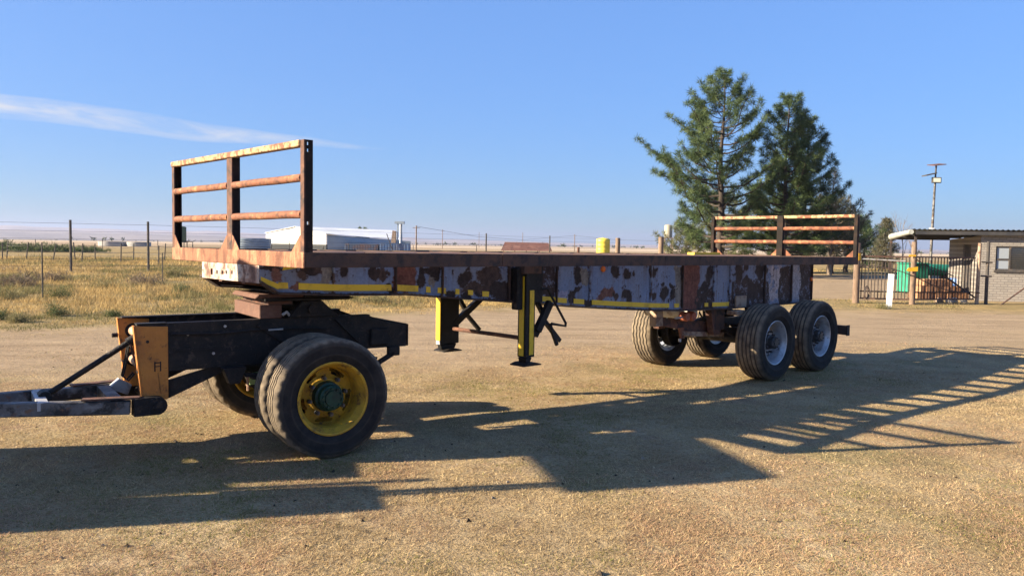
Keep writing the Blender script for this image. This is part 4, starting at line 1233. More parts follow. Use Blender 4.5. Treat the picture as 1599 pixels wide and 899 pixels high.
M['brick'] = brick_mat()
WX0, WX1, WZ0, WZ1 = 0.50, 2.35, 1.12, 1.98
HH = 2.36
mb = MB()
mb.box((0, 0, -0.1), (WX0, 0.22, HH)).box((WX1, 0, -0.1), (6.0, 0.22, HH)).box((WX0, 0, -0.1), (WX1, 0.22, WZ0)).box((WX0, 0, WZ1), (WX1, 0.22, HH))
mb.build('front_wall', M['brick'], house)
mb = MB(); mb.prism([(0.22, -0.1), (0.95, -0.1), (0.95, HH - 0.04), (0.22, HH)], 0, 0, 0.22); mb.prism([(1.8, -0.1), (3.2, -0.1), (3.2, HH - 0.12), (1.8, HH - 0.08)], 0, 0, 0.22); mb.box((0, 0.95, 2.03), (0.22, 1.8, HH - 0.06))
mb.build('side_wall', M['brick'], house)
MB().box((0.06, 0.95, -0.05), (0.10, 1.8, 2.03)).build('door', M['steel_post'], house)
MB().box((0, 3.2, -0.1), (6.0, 3.4, HH - 0.13)).box((5.78, 0.22, -0.1), (6.0, 3.2, HH - 0.13)).build('rear_wall', M['brick'], house)
fr = MB().box((WX0, 0.03, WZ0), (WX0 + 0.05, 0.09, WZ1)).box((WX1 - 0.05, 0.03, WZ0), (WX1, 0.09, WZ1)).box((WX0 + 0.05, 0.03, WZ0), (WX1 - 0.05, 0.09, WZ0 + 0.05)).box((WX0 + 0.05, 0.03, WZ1 - 0.05), (WX1 - 0.05, 0.09, WZ1)).box((WX0 + 0.44, 0.03, WZ0 + 0.05), (WX0 + 0.50, 0.09, WZ1 - 0.05)).box((WX0 + 0.05, 0.03, WZ0 + 0.36), (WX0 + 0.44, 0.09, WZ0 + 0.42)).build('window_frame', M['steel_post'], house)
gm, nt, p = new_mat('window_glass'); p.inputs['Base Color'].default_value = (0.02, 0.025, 0.03, 1); p.inputs['Roughness'].default_value = 0.04; p.inputs['Specular IOR Level'].default_value = 0.8
sky_pane = worn('painted_sky_reflection', (0.26, 0.29, 0.33), (), 0.35)  # flat blue-grey pane colour standing in for reflected sky
MB().box((WX0 + 0.05, 0.055, WZ0 + 0.42), (WX0 + 0.44, 0.062, WZ1 - 0.05)).build('pane', sky_pane, fr)
MB().box((WX0 + 0.05, 0.055, WZ0 + 0.05), (WX0 + 0.44, 0.062, WZ0 + 0.36)).build('pane', sky_pane, fr)
MB().box((WX0 + 0.50, 0.055, WZ0 + 0.05), (WX1 - 0.05, 0.062, WZ1 - 0.05)).build('pane', gm, fr)
for k in range(9):
    z_ = WZ0 + 0.10 + 0.078 * k
    MB().box((WX0 + 0.50, 0.035, z_), (WX1 - 0.05, 0.045, z_ + 0.012)).build('burglar_bar', M['steel_post'], fr)
MB().box((WX0 - 0.05, -0.05, WZ0 - 0.075), (WX1 + 0.05, -0.002, WZ0 - 0.002)).build('window_sill', M['steel_post'], house)


def corrugated(x0, x1, y0, y1, za, zb, pitch=0.17, amp=0.022, t=0.008):
    mb = MB(); n = int((x1 - x0) / pitch * 6); vs = []
    for i in range(n + 1):
        x = x0 + (x1 - x0) * i / n
        dz_ = amp * math.cos(2 * math.pi * (x - x0) / pitch)
        for y, z in ((y0, za), (y1, zb)):
            vs += [(x, y, z + dz_), (x, y, z + dz_ + t)]
    fs = []
    for i in range(n):
        q = 4 * i
        fs += [(q, q + 2, q + 6, q + 4), (q + 1, q + 5, q + 7, q + 3), (q, q + 4, q + 5, q + 1), (q + 2, q + 3, q + 7, q + 6)]
    mb.add(vs, fs)
    return mb


M['roof_dark'] = worn('charcoal_roof_sheet', (0.028, 0.028, 0.031), [((0.06, 0.055, 0.052), 1.2, 0.45, 0.65)], 0.6)
corrugated(-2.30, 6.3, -0.30, 3.7, 2.54, 2.33).build('roof', M['roof_dark'], house, 60)
MB().box((-2.25, -0.262, 2.36), (6.25, -0.232, 2.488)).build('fascia', M['roof_dark'], house)
for y_ in (0.9, 2.1, 3.4):
    MB().box((-2.2, y_, 2.17 - 0.045 * y_ + 0.19), (0.0, y_ + 0.05, 2.25 - 0.045 * y_ + 0.19)).build('purlin', M['roof_dark'], house)
for x_, y_, zt in ((-2.20, -0.1, 2.36), (-2.20, 3.3, 2.24)):
    MB().beam((x_, y_, -0.05), (x_, y_, zt), 0.07, 0.07, (1, 0, 0)).build('carport_post', M['dark_bar'], house)
MB().tube([(-2.40, -0.28, 2.45), (-2.42, 1.0, 2.38), (-2.44, 2.3, 2.30)], [0.085, 0.10, 0.12], 14).build('rolled_awning', worn('pale_canvas', (0.34, 0.35, 0.32), [((0.24, 0.25, 0.22), 5, 0.45, 0.65)], 0.8), house, 40)

# flood light on a slender pole behind the carport
lp = empty('light_pole', put(17.98, 34.0))
tag(lp, 'slender steel pole with solar panel and flood light behind the carport', 'light pole')
MB().tube([(0, 0, -0.1), (0.03, 0, 2.7), (0.06, 0, 4.75)], [0.06, 0.055, 0.042], 10).build('pole', M['grey_bar'], lp, 40)
MB().tube([(0.06, 0, 4.75), (0.08, 0, 5.42)], 0.035, 8).build('mast', M['steel_post'], lp, 40)
MB().box((-0.07, -0.07, 2.55), (0.09, 0.07, 2.76)).build('junction_box', M['white_paint'], lp)
MB().add([(-0.16, -0.3, 5.36), (0.36, -0.3, 5.42), (0.36, 0.3, 5.50), (-0.16, 0.3, 5.44), (-0.16, -0.3, 5.39), (0.36, -0.3, 5.45), (0.36, 0.3, 5.53), (-0.16, 0.3, 5.47)], [(0, 3, 2, 1), (4, 5, 6, 7), (0, 1, 5, 4), (1, 2, 6, 5), (2, 3, 7, 6), (3, 0, 4, 7)]).build('solar_panel', M['post_rust'], lp)
MB().add([(-0.42, -0.2, 4.94), (0.03, -0.2, 5.05), (0.03, 0.2, 5.05), (-0.42, 0.2, 4.94), (-0.42, -0.2, 4.99), (0.03, -0.2, 5.10), (0.03, 0.2, 5.10), (-0.42, 0.2, 4.99)], [(0, 3, 2, 1), (4, 5, 6, 7), (0, 1, 5, 4), (1, 2, 6, 5), (2, 3, 7, 6), (3, 0, 4, 7)]).build('small_panel', M['steel_post'], lp)
fl_ = MB().box((-0.13, -0.16, 4.66), (0.25, -0.05, 4.90)).build('lamp_housing', M['steel_post'], lp, bevel=0.01)
MB().box((-0.09, -0.168, 4.695), (0.21, -0.161, 4.865)).build('lamp_glass', worn('frosted_lamp_glass', (0.80, 0.80, 0.62), (), 0.3), fl_)

# yard clutter behind the gate
M['green_plastic'] = worn('green_plastic', (0.025, 0.26, 0.16), [((0.015, 0.15, 0.095), 3, 0.42, 0.62)], 0.6)
o = empty('green_cabinet', put(16.75, 33.0), R(8))
MB().box((-0.46, -0.4, 0.02), (0.44, 0.4, 1.22)).build('body', M['green_plastic'], o, bevel=0.04)
MB().prism([(-0.5, 1.222), (0.48, 1.222), (0.40, 1.27), (-0.42, 1.27)], 1, -0.44, 0.44).build('lid', M['green_plastic'], o, bevel=0.02)
tag(o, 'tall green plastic cabinet standing behind the left gate leaf', 'cabinet')
o = empty('green_tank', put(17.72, 33.6), R(8))
MB().tube([(-0.45, 0, 0.98), (0.95, 0, 0.95)], 0.25, 18).build('barrel', M['green_plastic'], o, 40)
for x_ in (-0.2, 0.7): MB().box((x_ - 0.05, -0.2, -0.02), (x_ + 0.05, 0.2, 0.80)).build('cradle', M['dark_bar'], o)
tag(o, 'green plastic barrel lying on a cradle beside the green cabinet', 'tank')
o = empty('timber_stack', put(15.05, 29.6), R(6))
log_me = {}
for r_ in range(3):
    for k in range(9 - 2 * r_):
        h_ = 0.25
        mm = MB().box((-0.10, -0.35, 0.0), (0.10, 0.35, h_ - 0.012)).mesh('block')
        b_ = add_obj('block', mm, o, worn('orange_brown_timber', (0.34, 0.185, 0.10), [((0.18, 0.09, 0.05), 6, 0.42, 0.60)], 0.85) if 'otim' not in M else M['otim'], (0.12 + 0.23 * k + 0.12 * r_, 0.05 * random.random(), r_ * h_ - 0.02))
        M['otim'] = b_.data.materials[0]
        b_.rotation_euler = (0, 0, random.uniform(-0.06, 0.06))
tag(o, 'stack of orange brown timber blocks behind the right gate leaf', 'timber stack')
o = empty('blue_drum', put(17.45, 31.0))
mb = MB(); pr_ = [(0.001, 0.0), (0.27, 0.0), (0.28, 0.02), (0.27, 0.25), (0.285, 0.27), (0.27, 0.29), (0.27, 0.56), (0.285, 0.58), (0.27, 0.60), (0.265, 0.80), (0.25, 0.82), (0.001, 0.82)]
vs = []; n = 24
for k in range(n):
    for r_, z_ in pr_: vs.append((r_ * math.cos(2 * math.pi * k / n), r_ * math.sin(2 * math.pi * k / n), z_ - 0.1))
m_ = len(pr_)
mb.add(vs, [(k * m_ + i, ((k + 1) % n) * m_ + i, ((k + 1) % n) * m_ + i + 1, k * m_ + i + 1) for k in range(n) for i in range(m_ - 1)])
mb.build('shell', worn('blue_plastic', (0.05, 0.15, 0.42), [((0.03, 0.08, 0.24), 4, 0.45, 0.65)], 0.45), o, 40)
tag(o, 'blue plastic drum standing beside the gate house wall', 'drum')
for k, (x_, y_) in enumerate(((15.0, 27.0), (15.25, 27.15), (15.5, 27.0), (14.7, 27.1))):
    bm = bmesh.new(); bmesh.ops.create_icosphere(bm, subdivisions=2, radius=0.12)
    for v in bm.verts: v.co *= 1 + 0.3 * mn.noise(v.co * 9 + Vector((k * 5, 0, 0)))
    me = bpy.data.meshes.new('stone'); bm.to_mesh(me); bm.free()
    o = add_obj('stone', me, None, M['tan_steel'] if k > 2 else worn('pale_stone%d' % k, (0.50, 0.44, 0.36), [((0.32, 0.27, 0.22), 6, 0.45, 0.65)], 0.9), (x_, y_, gz(x_, y_) + 0.06))
    tag(o, ('pale stone second from the left at the foot of the right gate leaf', 'pale stone third from the left at the foot of the right gate leaf', 'pale stone nearest the gate house at the foot of the gate', 'tan stone, leftmost at the foot of the right gate leaf')[k], 'stone', 'stones along the gate')
br = MB().tube([(16.4, 26.45, -0.02), (17.9, 26.7, 0.98)], 0.026, 8).build('fence_brace', M['gate_rust'], None, 40)
tag(br, 'slanting rusty brace pole in front of the gate house wall', 'brace')

# ================================================================== fences
def fence(label, posts, hs, r, wz, wr, leans=None, droppers=0, sag=0.01):
    f = empty('wire_fence', put(*posts[0]))
    bx, by, bz = f.location
    tag(f, label, 'fence')
    for i, (x, y) in enumerate(posts):
        h = hs[i % len(hs)]
        lx, ly = (0, 0) if not leans else leans[i % len(leans)]
        z0 = gz(x, y)
        MB().tube([(x - bx, y - by, z0 - bz - 0.1), (x - bx + lx, y - by + ly, z0 - bz + h)], r, 7).build('post', M['steel_post'], f, 40)
    for z in wz:
        path = []
        for (x0, y0), (x1, y1) in zip(posts[:-1], posts[1:]):
            for k in range(4):
                t = k / 4
                x, y = x0 + (x1 - x0) * t, y0 + (y1 - y0) * t
                path.append((x - bx, y - by, gz(x, y) + z - sag * math.sin(math.pi * t) - bz))
        x, y = posts[-1]
        path.append((x - bx, y - by, gz(x, y) + z - bz))
        MB().tube(path, wr, 4, cap=False).build('wire', M['wire'], f)
    if droppers:
        for (x0, y0), (x1, y1) in zip(posts[:-1], posts[1:]):
            for k in range(1, droppers):
                t = k / droppers
                x, y = x0 + (x1 - x0) * t, y0 + (y1 - y0) * t
                z0 = gz(x, y)
                MB().tube([(x - bx, y - by, z0 - bz + 0.1), (x - bx + 0.02, y - by, z0 - bz + max(wz) + 0.03)], wr * 1.6, 4).build('dropper', M['wire'], f)
    return f


fence('tall steel post wire fence crossing behind the trailer and the headboard', [(-33.0, 36.6), (-22.94, 41.0), (-19.59, 42.47), (-16.2, 46.0), (-2.35, 70.0), (3.8, 81.0), (13.0, 96.0)], [2.68], 0.062, (0.3, 0.65, 1.0, 1.35, 1.7, 2.1, 2.5), 0.007)
lf = [(-39.51, 60), (-38.78, 60), (-39.11, 61), (-36.98, 60), (-34.94, 60), (-33.79, 61), (-31.11, 57), (-32.78, 62), (-28.29, 57), (-29.76, 62), (-24.21, 54), (-27.35, 62), (-25.54, 63), (-23.61, 64), (-20.33, 66), (-16.53, 68)]
fence('low old veld fence with leaning droppers in the dry field at the left', lf, [1.35, 1.3, 1.4], 0.042, (0.35, 0.7, 1.05, 1.25), 0.008, [(0.12, 0), (0.02, 0), (0.16, 0), (0.2, 0), (0.26, 0), (-0.12, 0), (0.10, 0), (0.0, 0), (0.05, 0), (0.03, 0), (0.02, 0)])
fence('sparse far fence line across the field beyond the white reservoirs', [(-110 + 9.5 * k, 118 + 1.2 * (k % 3)) for k in range(26)], [1.5, 1.4, 1.6], 0.05, (0.5, 0.9, 1.3), 0.010)
for x_, y_, h_, lab in ((-13.63, 22.87, 1.62, 'thin steel stake standing alone in the grass near the left edge'), (-14.48, 32.65, 1.2, 'thin short stake in the grass left of the headboard')):
    post('steel_stake', x_, y_, h_, 0.020, M['steel_post'], lab, 'stake')
# loose timber posts beyond the deck
post('fence_post', 3.72, 28.0, 2.06, 0.085, M['timber'], 'upright timber post beyond the deck right of the yellow tank', group='old posts beyond the deck')
post('fence_post', 5.25, 28.0, 2.12, 0.095, M['timber'], 'dark timber post beyond the deck beside the pine', group='old posts beyond the deck')
post('fence_post', 3.33, 40.0, 1.68, 0.07, M['post_rust'], 'short rusty post beyond the deck left of the yellow tank', group='old posts beyond the deck')
tag(MB().tube([(3.75, 27.95, 1.50), (4.5, 28, 1.475), (5.25, 28.0, 1.49)], 0.022, 6).build('cross_pole', M['post_rust'], None, 40), 'thin rusty pole lying between two timber posts beyond the deck', 'pole')

# ================================================================== farm buildings and tanks far off
M['white_sheet'] = worn('white_roof_sheet', (0.74, 0.74, 0.72), [((0.62, 0.62, 0.60), 0.2, 0.4, 0.65)], 0.5)
M['bluegrey_shade_steel'] = worn('bluegrey_shade_and_steel', (0.28, 0.33, 0.37), [((0.20, 0.25, 0.30), 0.3, 0.45, 0.65)], 0.6)
M['opening_shade'] = worn('painted_opening_shade', (0.05, 0.055, 0.06), (), 0.9)  # near-black fill that paints the shade of openings on solid slabs
sh = empty('farm_shed', (-35.4, 150.0, gz(-35.4, 150)))
tag(sh, 'large white gabled farm shed with a long side toned blue grey for shade, far behind the headboard', 'building')


def rel(*pts): return [(x + 35.4, y - 150.0, z) for x, y, z in pts]


def slab(name, pts, off, mat, parent):
    p = [Vector(q) for q in pts]; off = Vector(off)
    n = len(p)
    mb = MB(); mb.add(list(p) + [q + off for q in p], [tuple(range(n)), tuple(range(2 * n - 1, n - 1, -1))] + [(i, (i + 1) % n, n + (i + 1) % n, n + i) for i in range(n)])
    return mb.build(name, mat, parent)


gN, gF, rA = (-35.4, 150, 3.05), (-48.7, 156, 3.1), (-42.1, 153, 4.35)
# gable wall over a solid dark slab painted as an opening's shade
slab('gable_wall', rel((-35.4, 150, 1.1), (-48.7, 156, 1.1), gF, rA, gN), (0.2, 0.4, 0), M['white_sheet'], sh)
slab('gable_base', rel((-35.4, 150, -0.3), (-48.7, 156, -0.3), (-48.7, 156, 1.09), (-35.4, 150, 1.09)), (0.2, 0.4, 0), M['opening_shade'], sh)
eR, rR = (-22.6, 158, 2.15), (-27.5, 182, 4.30)
slab('roof', rel((-35.4, 149.8, 3.10), eR, (-27.0, 182, 4.38), (-42.1, 152.8, 4.42)), (0, 0, 0.1), M['white_sheet'], sh)
slab('roof', rel((-48.9, 155.9, 3.15), (-42.2, 152.8, 4.42), (-27.0, 182, 4.38), (-33.5, 186, 3.1)), (0, 0, 0.1), M['white_sheet'], sh)
slab('side_wall', rel((-35.3, 150.3, -0.3), (-20.4, 158.2, -0.4), (-20.4, 158.2, 2.0), (-22.7, 157.9, 2.1), (-35.3, 150.3, 3.0)), (-0.3, 0.5, 0), M['bluegrey_shade_steel'], sh)  # white shed's side wall, its shade put into the blue-grey colour
bm_ = worn('blue_container', (0.07, 0.14, 0.28), [((0.14, 0.16, 0.22), 0.5, 0.45, 0.65)], 0.6)
for (xa, ya), (xb, yb), zt, mt, lab in (((-31.6, 148.5), (-25.4, 148.6), 1.25, worn('dark_clad', (0.07, 0.10, 0.16), [((0.14, 0.09, 0.09), 0.5, 0.5, 0.6)], 0.7), 'dark steel container standing along the side of the white shed'), ((-25.0, 148.5), (-19.6, 149.0), 1.45, bm_, 'blue steel container at the right end of the white shed')):
    o = empty('container', (xa, ya, gz(xa, ya)))
    mb = MB(); L_ = xb - xa
    mb.box((0, 0, 0.0), (L_, 2.4, zt))
    for k in range(int(L_ / 0.5)): mb.box((0.1 + 0.5 * k, -0.06, 0.1), (0.32 + 0.5 * k, -0.002, zt - 0.08))
    mb.build('shell', mt, o)
    MB().box((-0.03, -0.05, zt + 0.002), (L_ + 0.03, 2.45, zt + 0.08)).build('roof', mt, o)
    tag(o, lab, 'container', 'containers along the shed')
# elevator tower
o = empty('elevator_tower', (-21.9, 153.0, gz(-21.9, 153)))
mb = MB()
for sx in (-0.45, 0.45):
    for sy in (-0.4, 0.4): mb.beam((sx, sy, 0), (sx * 0.8, sy * 0.8, 5.6), 0.12, 0.12, (1, 0, 0))
for k in range(5):
    z_ = 0.8 + k * 1.0
    mb.beam((-0.42, -0.4, z_), (0.42, -0.4, z_ + 0.9), 0.07, 0.07); mb.beam((0.42, -0.4, z_), (-0.42, -0.4, z_), 0.07, 0.07)
mb.build('lattice', M['bluegrey_shade_steel'], o)
MB().box((-0.9, -0.6, 5.3), (0.9, 0.6, 5.75)).build('head', M['bluegrey_shade_steel'], o)
MB().prism([(-1.6, 1.6), (-0.7, 1.6), (-0.7, 3.9), (-1.3, 4.0)], 1, -0.6, 0.6).build('hopper', M['tan_steel'], o)
MB().tube([(0.2, -0.5, 0.5), (0.2, -0.5, 5.2)], 0.14, 8).build('chute', M['white_sheet'], o, 40)
tag(o, 'lattice grain elevator tower at the right end of the white shed', 'tower')
tag(MB().beam((-22.5, 148.0, 0.2), (-23.6, 148.0, 3.3), 0.14, 0.14, (0, 1, 0)).build('leaning_pole', M['steel_post'], None), 'dark leaning auger pole before the blue container', 'pole')


def round_tank(name, x, y, r, h, mat, label, z0=0.0, n=32, ribs=0, cat='tank', dome=0.0, group=None):
    o = empty(name, (x, y, gz(x, y) + z0))
    prof = [(r, 0.0)]
    for k in range(ribs):
        zz = h * (k + 0.5) / ribs
        prof += [(r, zz - h * 0.12 / ribs), (r * 1.025, zz), (r, zz + h * 0.12 / ribs)]
    prof += [(r, h)]
    if dome: prof += [(r * 0.93, h + dome * 0.4), (r * 0.6, h + dome * 0.85), (r * 0.22, h + dome), (r * 0.2, h + dome * 1.25), (0.001, h + dome * 1.25)]
    else: prof += [(r * 0.97, h), (r * 0.97, h - 0.15), (0.001, h - 0.15)]
    vs = []; m_ = len(prof)
    for k in range(n):
        a = 2 * math.pi * k / n
        for q, z in prof: vs.append((q * math.cos(a), q * math.sin(a), z))
    mb = MB(); mb.add(vs, [(k * m_ + i, ((k + 1) % n) * m_ + i, ((k + 1) % n) * m_ + i + 1, k * m_ + i + 1) for k in range(n) for i in range(m_ - 1)])
    mb.build('shell', mat, o, 40)
    tag(o, label, cat, group)
    return o


round_tank('reservoir', -46.5, 140, 3.6, 2.05, worn('galvanised_ring', (0.30, 0.36, 0.42), [((0.22, 0.27, 0.33), 0.5, 0.45, 0.6)], 0.5, 0.3), 'round corrugated steel reservoir seen through the headboard', ribs=5)
conc = worn('concrete_reservoir', (0.34, 0.33, 0.32), [((0.24, 0.235, 0.23), 0.4, 0.45, 0.65)], 0.9)
round_tank('reservoir', -86.0, 170, 2.9, 0.95, conc, 'low round concrete reservoir far left, the left of the pair', cat='reservoir', group='low concrete reservoirs')
round_tank('reservoir', -80.4, 170, 2.4, 0.92, conc, 'low round concrete reservoir far left, the right of the pair', cat='reservoir', group='low concrete reservoirs')
o = round_tank('yellow_tank', 5.15, 45, 0.385, 2.12, worn('yellow_plastic_tank', (0.78, 0.58, 0.07), [((0.66, 0.47, 0.05), 2, 0.45, 0.65)], 0.5), 'slim yellow plastic water tank beyond the deck', ribs=9, dome=0.08)
gt = round_tank('green_tank', -25.12, 60, 0.33, 1.10, worn('olive_tank', (0.13, 0.15, 0.07), [((0.09, 0.10, 0.05), 2, 0.45, 0.65)], 0.6), 'olive green tank on a steel stand left of the headboard', z0=1.55, dome=0.08)
for sx in (-0.28, 0.28):
    for sy in (-0.28, 0.28): MB().beam((sx, sy, -1.6), (sx, sy, -0.06), 0.05, 0.05, (1, 0, 0)).build('leg', M['steel_post'], gt)
MB().box((-0.35, -0.35, -0.055), (0.35, 0.35, -0.004)).build('platform', M['steel_post'], gt)
MB().tube([(0.3, -0.2, 0.05), (0.9, -0.2, 0.02), (0.95, -0.2, -1.5)], 0.035, 6).build('pipe', M['steel_post'], gt, 40)
ct = round_tank('cream_tank', 13.75, 70, 0.36, 1.05, worn('cream_tank', (0.30, 0.275, 0.21), (), 0.6), 'cream water tank on a timber stand beside the big pine', z0=2.55, dome=0.1)
for sx in (-0.38, 0.38):
    for sy in (-0.38, 0.38): MB().beam((sx, sy, -2.6), (sx * 0.9, sy * 0.9, -0.06), 0.09, 0.09, (1, 0, 0)).build('leg', M['tan_steel'], ct)
MB().box((-0.5, -0.5, -0.055), (0.5, 0.5, -0.004)).build('platform', M['tan_steel'], ct)
# low rust roofed shelter
hs = empty('rust_roof_shelter', (1.65, 90.0, gz(1.65, 90)))
tag(hs, 'low open shelter with a red rusty iron roof beyond the deck', 'shelter')
rr_ = worn('red_rust_roof', (0.13, 0.055, 0.042), [((0.19, 0.095, 0.07), 0.8, 0.48, 0.64), ((0.08, 0.036, 0.03), 2.5, 0.50, 0.64)], 0.85)
slab('roof', [(-2.95, -0.9, 1.02), (2.75, -0.9, 1.02), (2.45, 0.6, 1.90), (-2.55, 0.6, 1.93)], (0, 0.02, 0.05), rr_, hs)
slab('roof', [(-2.55, 0.62, 1.93), (2.45, 0.62, 1.90), (2.95, 2.1, 1.0), (-2.9, 2.1, 1.0)], (0, 0.02, 0.05), rr_, hs)
for k in range(5): MB().tube([(-2.7 + 1.3 * k, -0.7, -0.1), (-2.7 + 1.3 * k, -0.7, 1.06)], 0.05, 6).build('post', M['timber'], hs, 40)
slab('gable', [(2.5, -0.6, 1.15), (2.5, 1.8, 1.05), (2.44, 0.6, 1.84)], (0.03, 0, 0), M['opening_shade'], hs)
# telephone poles
for i, (x_, D_, h_) in enumerate(((-13.43, 110, 4.1), (-20.44, 230, 5.6), (15.66, 200, 4.4), (-13.63, 320, 6.2), (3.52, 280, 5.8))):
    o = post('telephone_pole', x_, D_, h_, 0.09, M['timber'], ('slender telephone pole between the white shed and the fence posts', 'hazy far pole left of the rusty roof', 'far pole just left of the yellow tank', 'hazy far pole above the fields by the tall fence post', 'far pole rising above the rusty roof')[i], 'pole')
    if D_ < 250: MB().beam((-0.5, 0, h_ - 0.3), (0.5, 0, h_ - 0.3), 0.07, 0.07).build('crossarm', M['timber'], o)
tag(MB().tube([(-13.4, 110, 4.0), (-6, 135, 2.9), (2, 160, 2.6), (15.6, 200, 4.1)], 0.022, 4).build('overhead_wire', M['wire'], None), 'overhead wire drooping from the telephone pole towards the yellow tank', 'wire')
tag(MB().tube([(15.6, 200, 4.1), (26, 199, 3.2), (40, 198, 3.0)], 0.022, 4).build('overhead_wire', M['wire'], None), 'overhead wire running right from the far pole by the yellow tank', 'wire')

# ================================================================== trees
def tri_mesh(name, V, colr, mat):
    """V (n,3,3) triangles with one colour each (n,3)"""
    n = len(V)
    me = bpy.data.meshes.new(name)
    me.vertices.add(3 * n); me.loops.add(3 * n); me.polygons.add(n)
    me.vertices.foreach_set('co', np.ascontiguousarray(V, np.float32).ravel())
    me.loops.foreach_set('vertex_index', np.arange(3 * n, dtype=np.int32))
    me.polygons.foreach_set('loop_start', np.arange(0, 3 * n, 3, dtype=np.int32))
    me.update(calc_edges=True)
    ca = me.color_attributes.new('col', 'FLOAT_COLOR', 'POINT')
    cc = np.ones((n, 3, 4), np.float32); cc[:, :, :3] = colr[:, None, :] if colr.ndim == 2 else colr
    ca.data.foreach_set('color', cc.ravel())
    me.materials.append(mat)
    return me


M['needles'] = attr_mat('pine_needles', 0.7, 0, 40, 0, 0.25, 0.25)
M['grass'] = attr_mat('dry_grass_blades', 0.8, 0, 40, 0, 0.28, 0.15)
M['bark'] = worn('bark', (0.045, 0.034, 0.028), [((0.075, 0.058, 0.048), 7, 0.48, 0.66), ((0.025, 0.02, 0.017), 14, 0.5, 0.66)], 0.95, 0, 0.6, 25)
M['pale_bark'] = worn('pale_bark', (0.22, 0.17, 0.13), [((0.12, 0.09, 0.07), 7, 0.45, 0.65)], 0.95, 0, 0.6, 25)


def tufts(centres, outs, size, per, width, base_cols, g, spread=1.0):
    """needle tufts: triangles fanning from each centre, biased outward"""
    n = len(centres)
    C = np.repeat(centres, per, 0)
    D = g.normal(size=(n * per, 3)) * spread + np.repeat(outs, per, 0)
    D /= np.linalg.norm(D, axis=1, keepdims=True)
    Ls = np.repeat(size, per) * g.uniform(0.6, 1.15, n * per)
    S = np.cross(D, g.normal(size=D.shape)); S /= np.linalg.norm(S, axis=1, keepdims=True) + 1e-9
    w = width * g.uniform(0.7, 1.3, n * per)
    C = C + g.normal(size=C.shape) * 0.05
    tip = C + D * Ls[:, None]
    midp = C + D * (Ls * 0.35)[:, None]
    V = np.stack([midp - S * w[:, None] / 2, midp + S * w[:, None] / 2, tip], 1)
    V[:, 0] = C + (V[:, 0] - C) * 0.6; V[:, 1] = C + (V[:, 1] - C) * 0.6
    col = np.repeat(base_cols, per, 0) * g.uniform(0.75, 1.3, (n * per, 1))
    return V, col


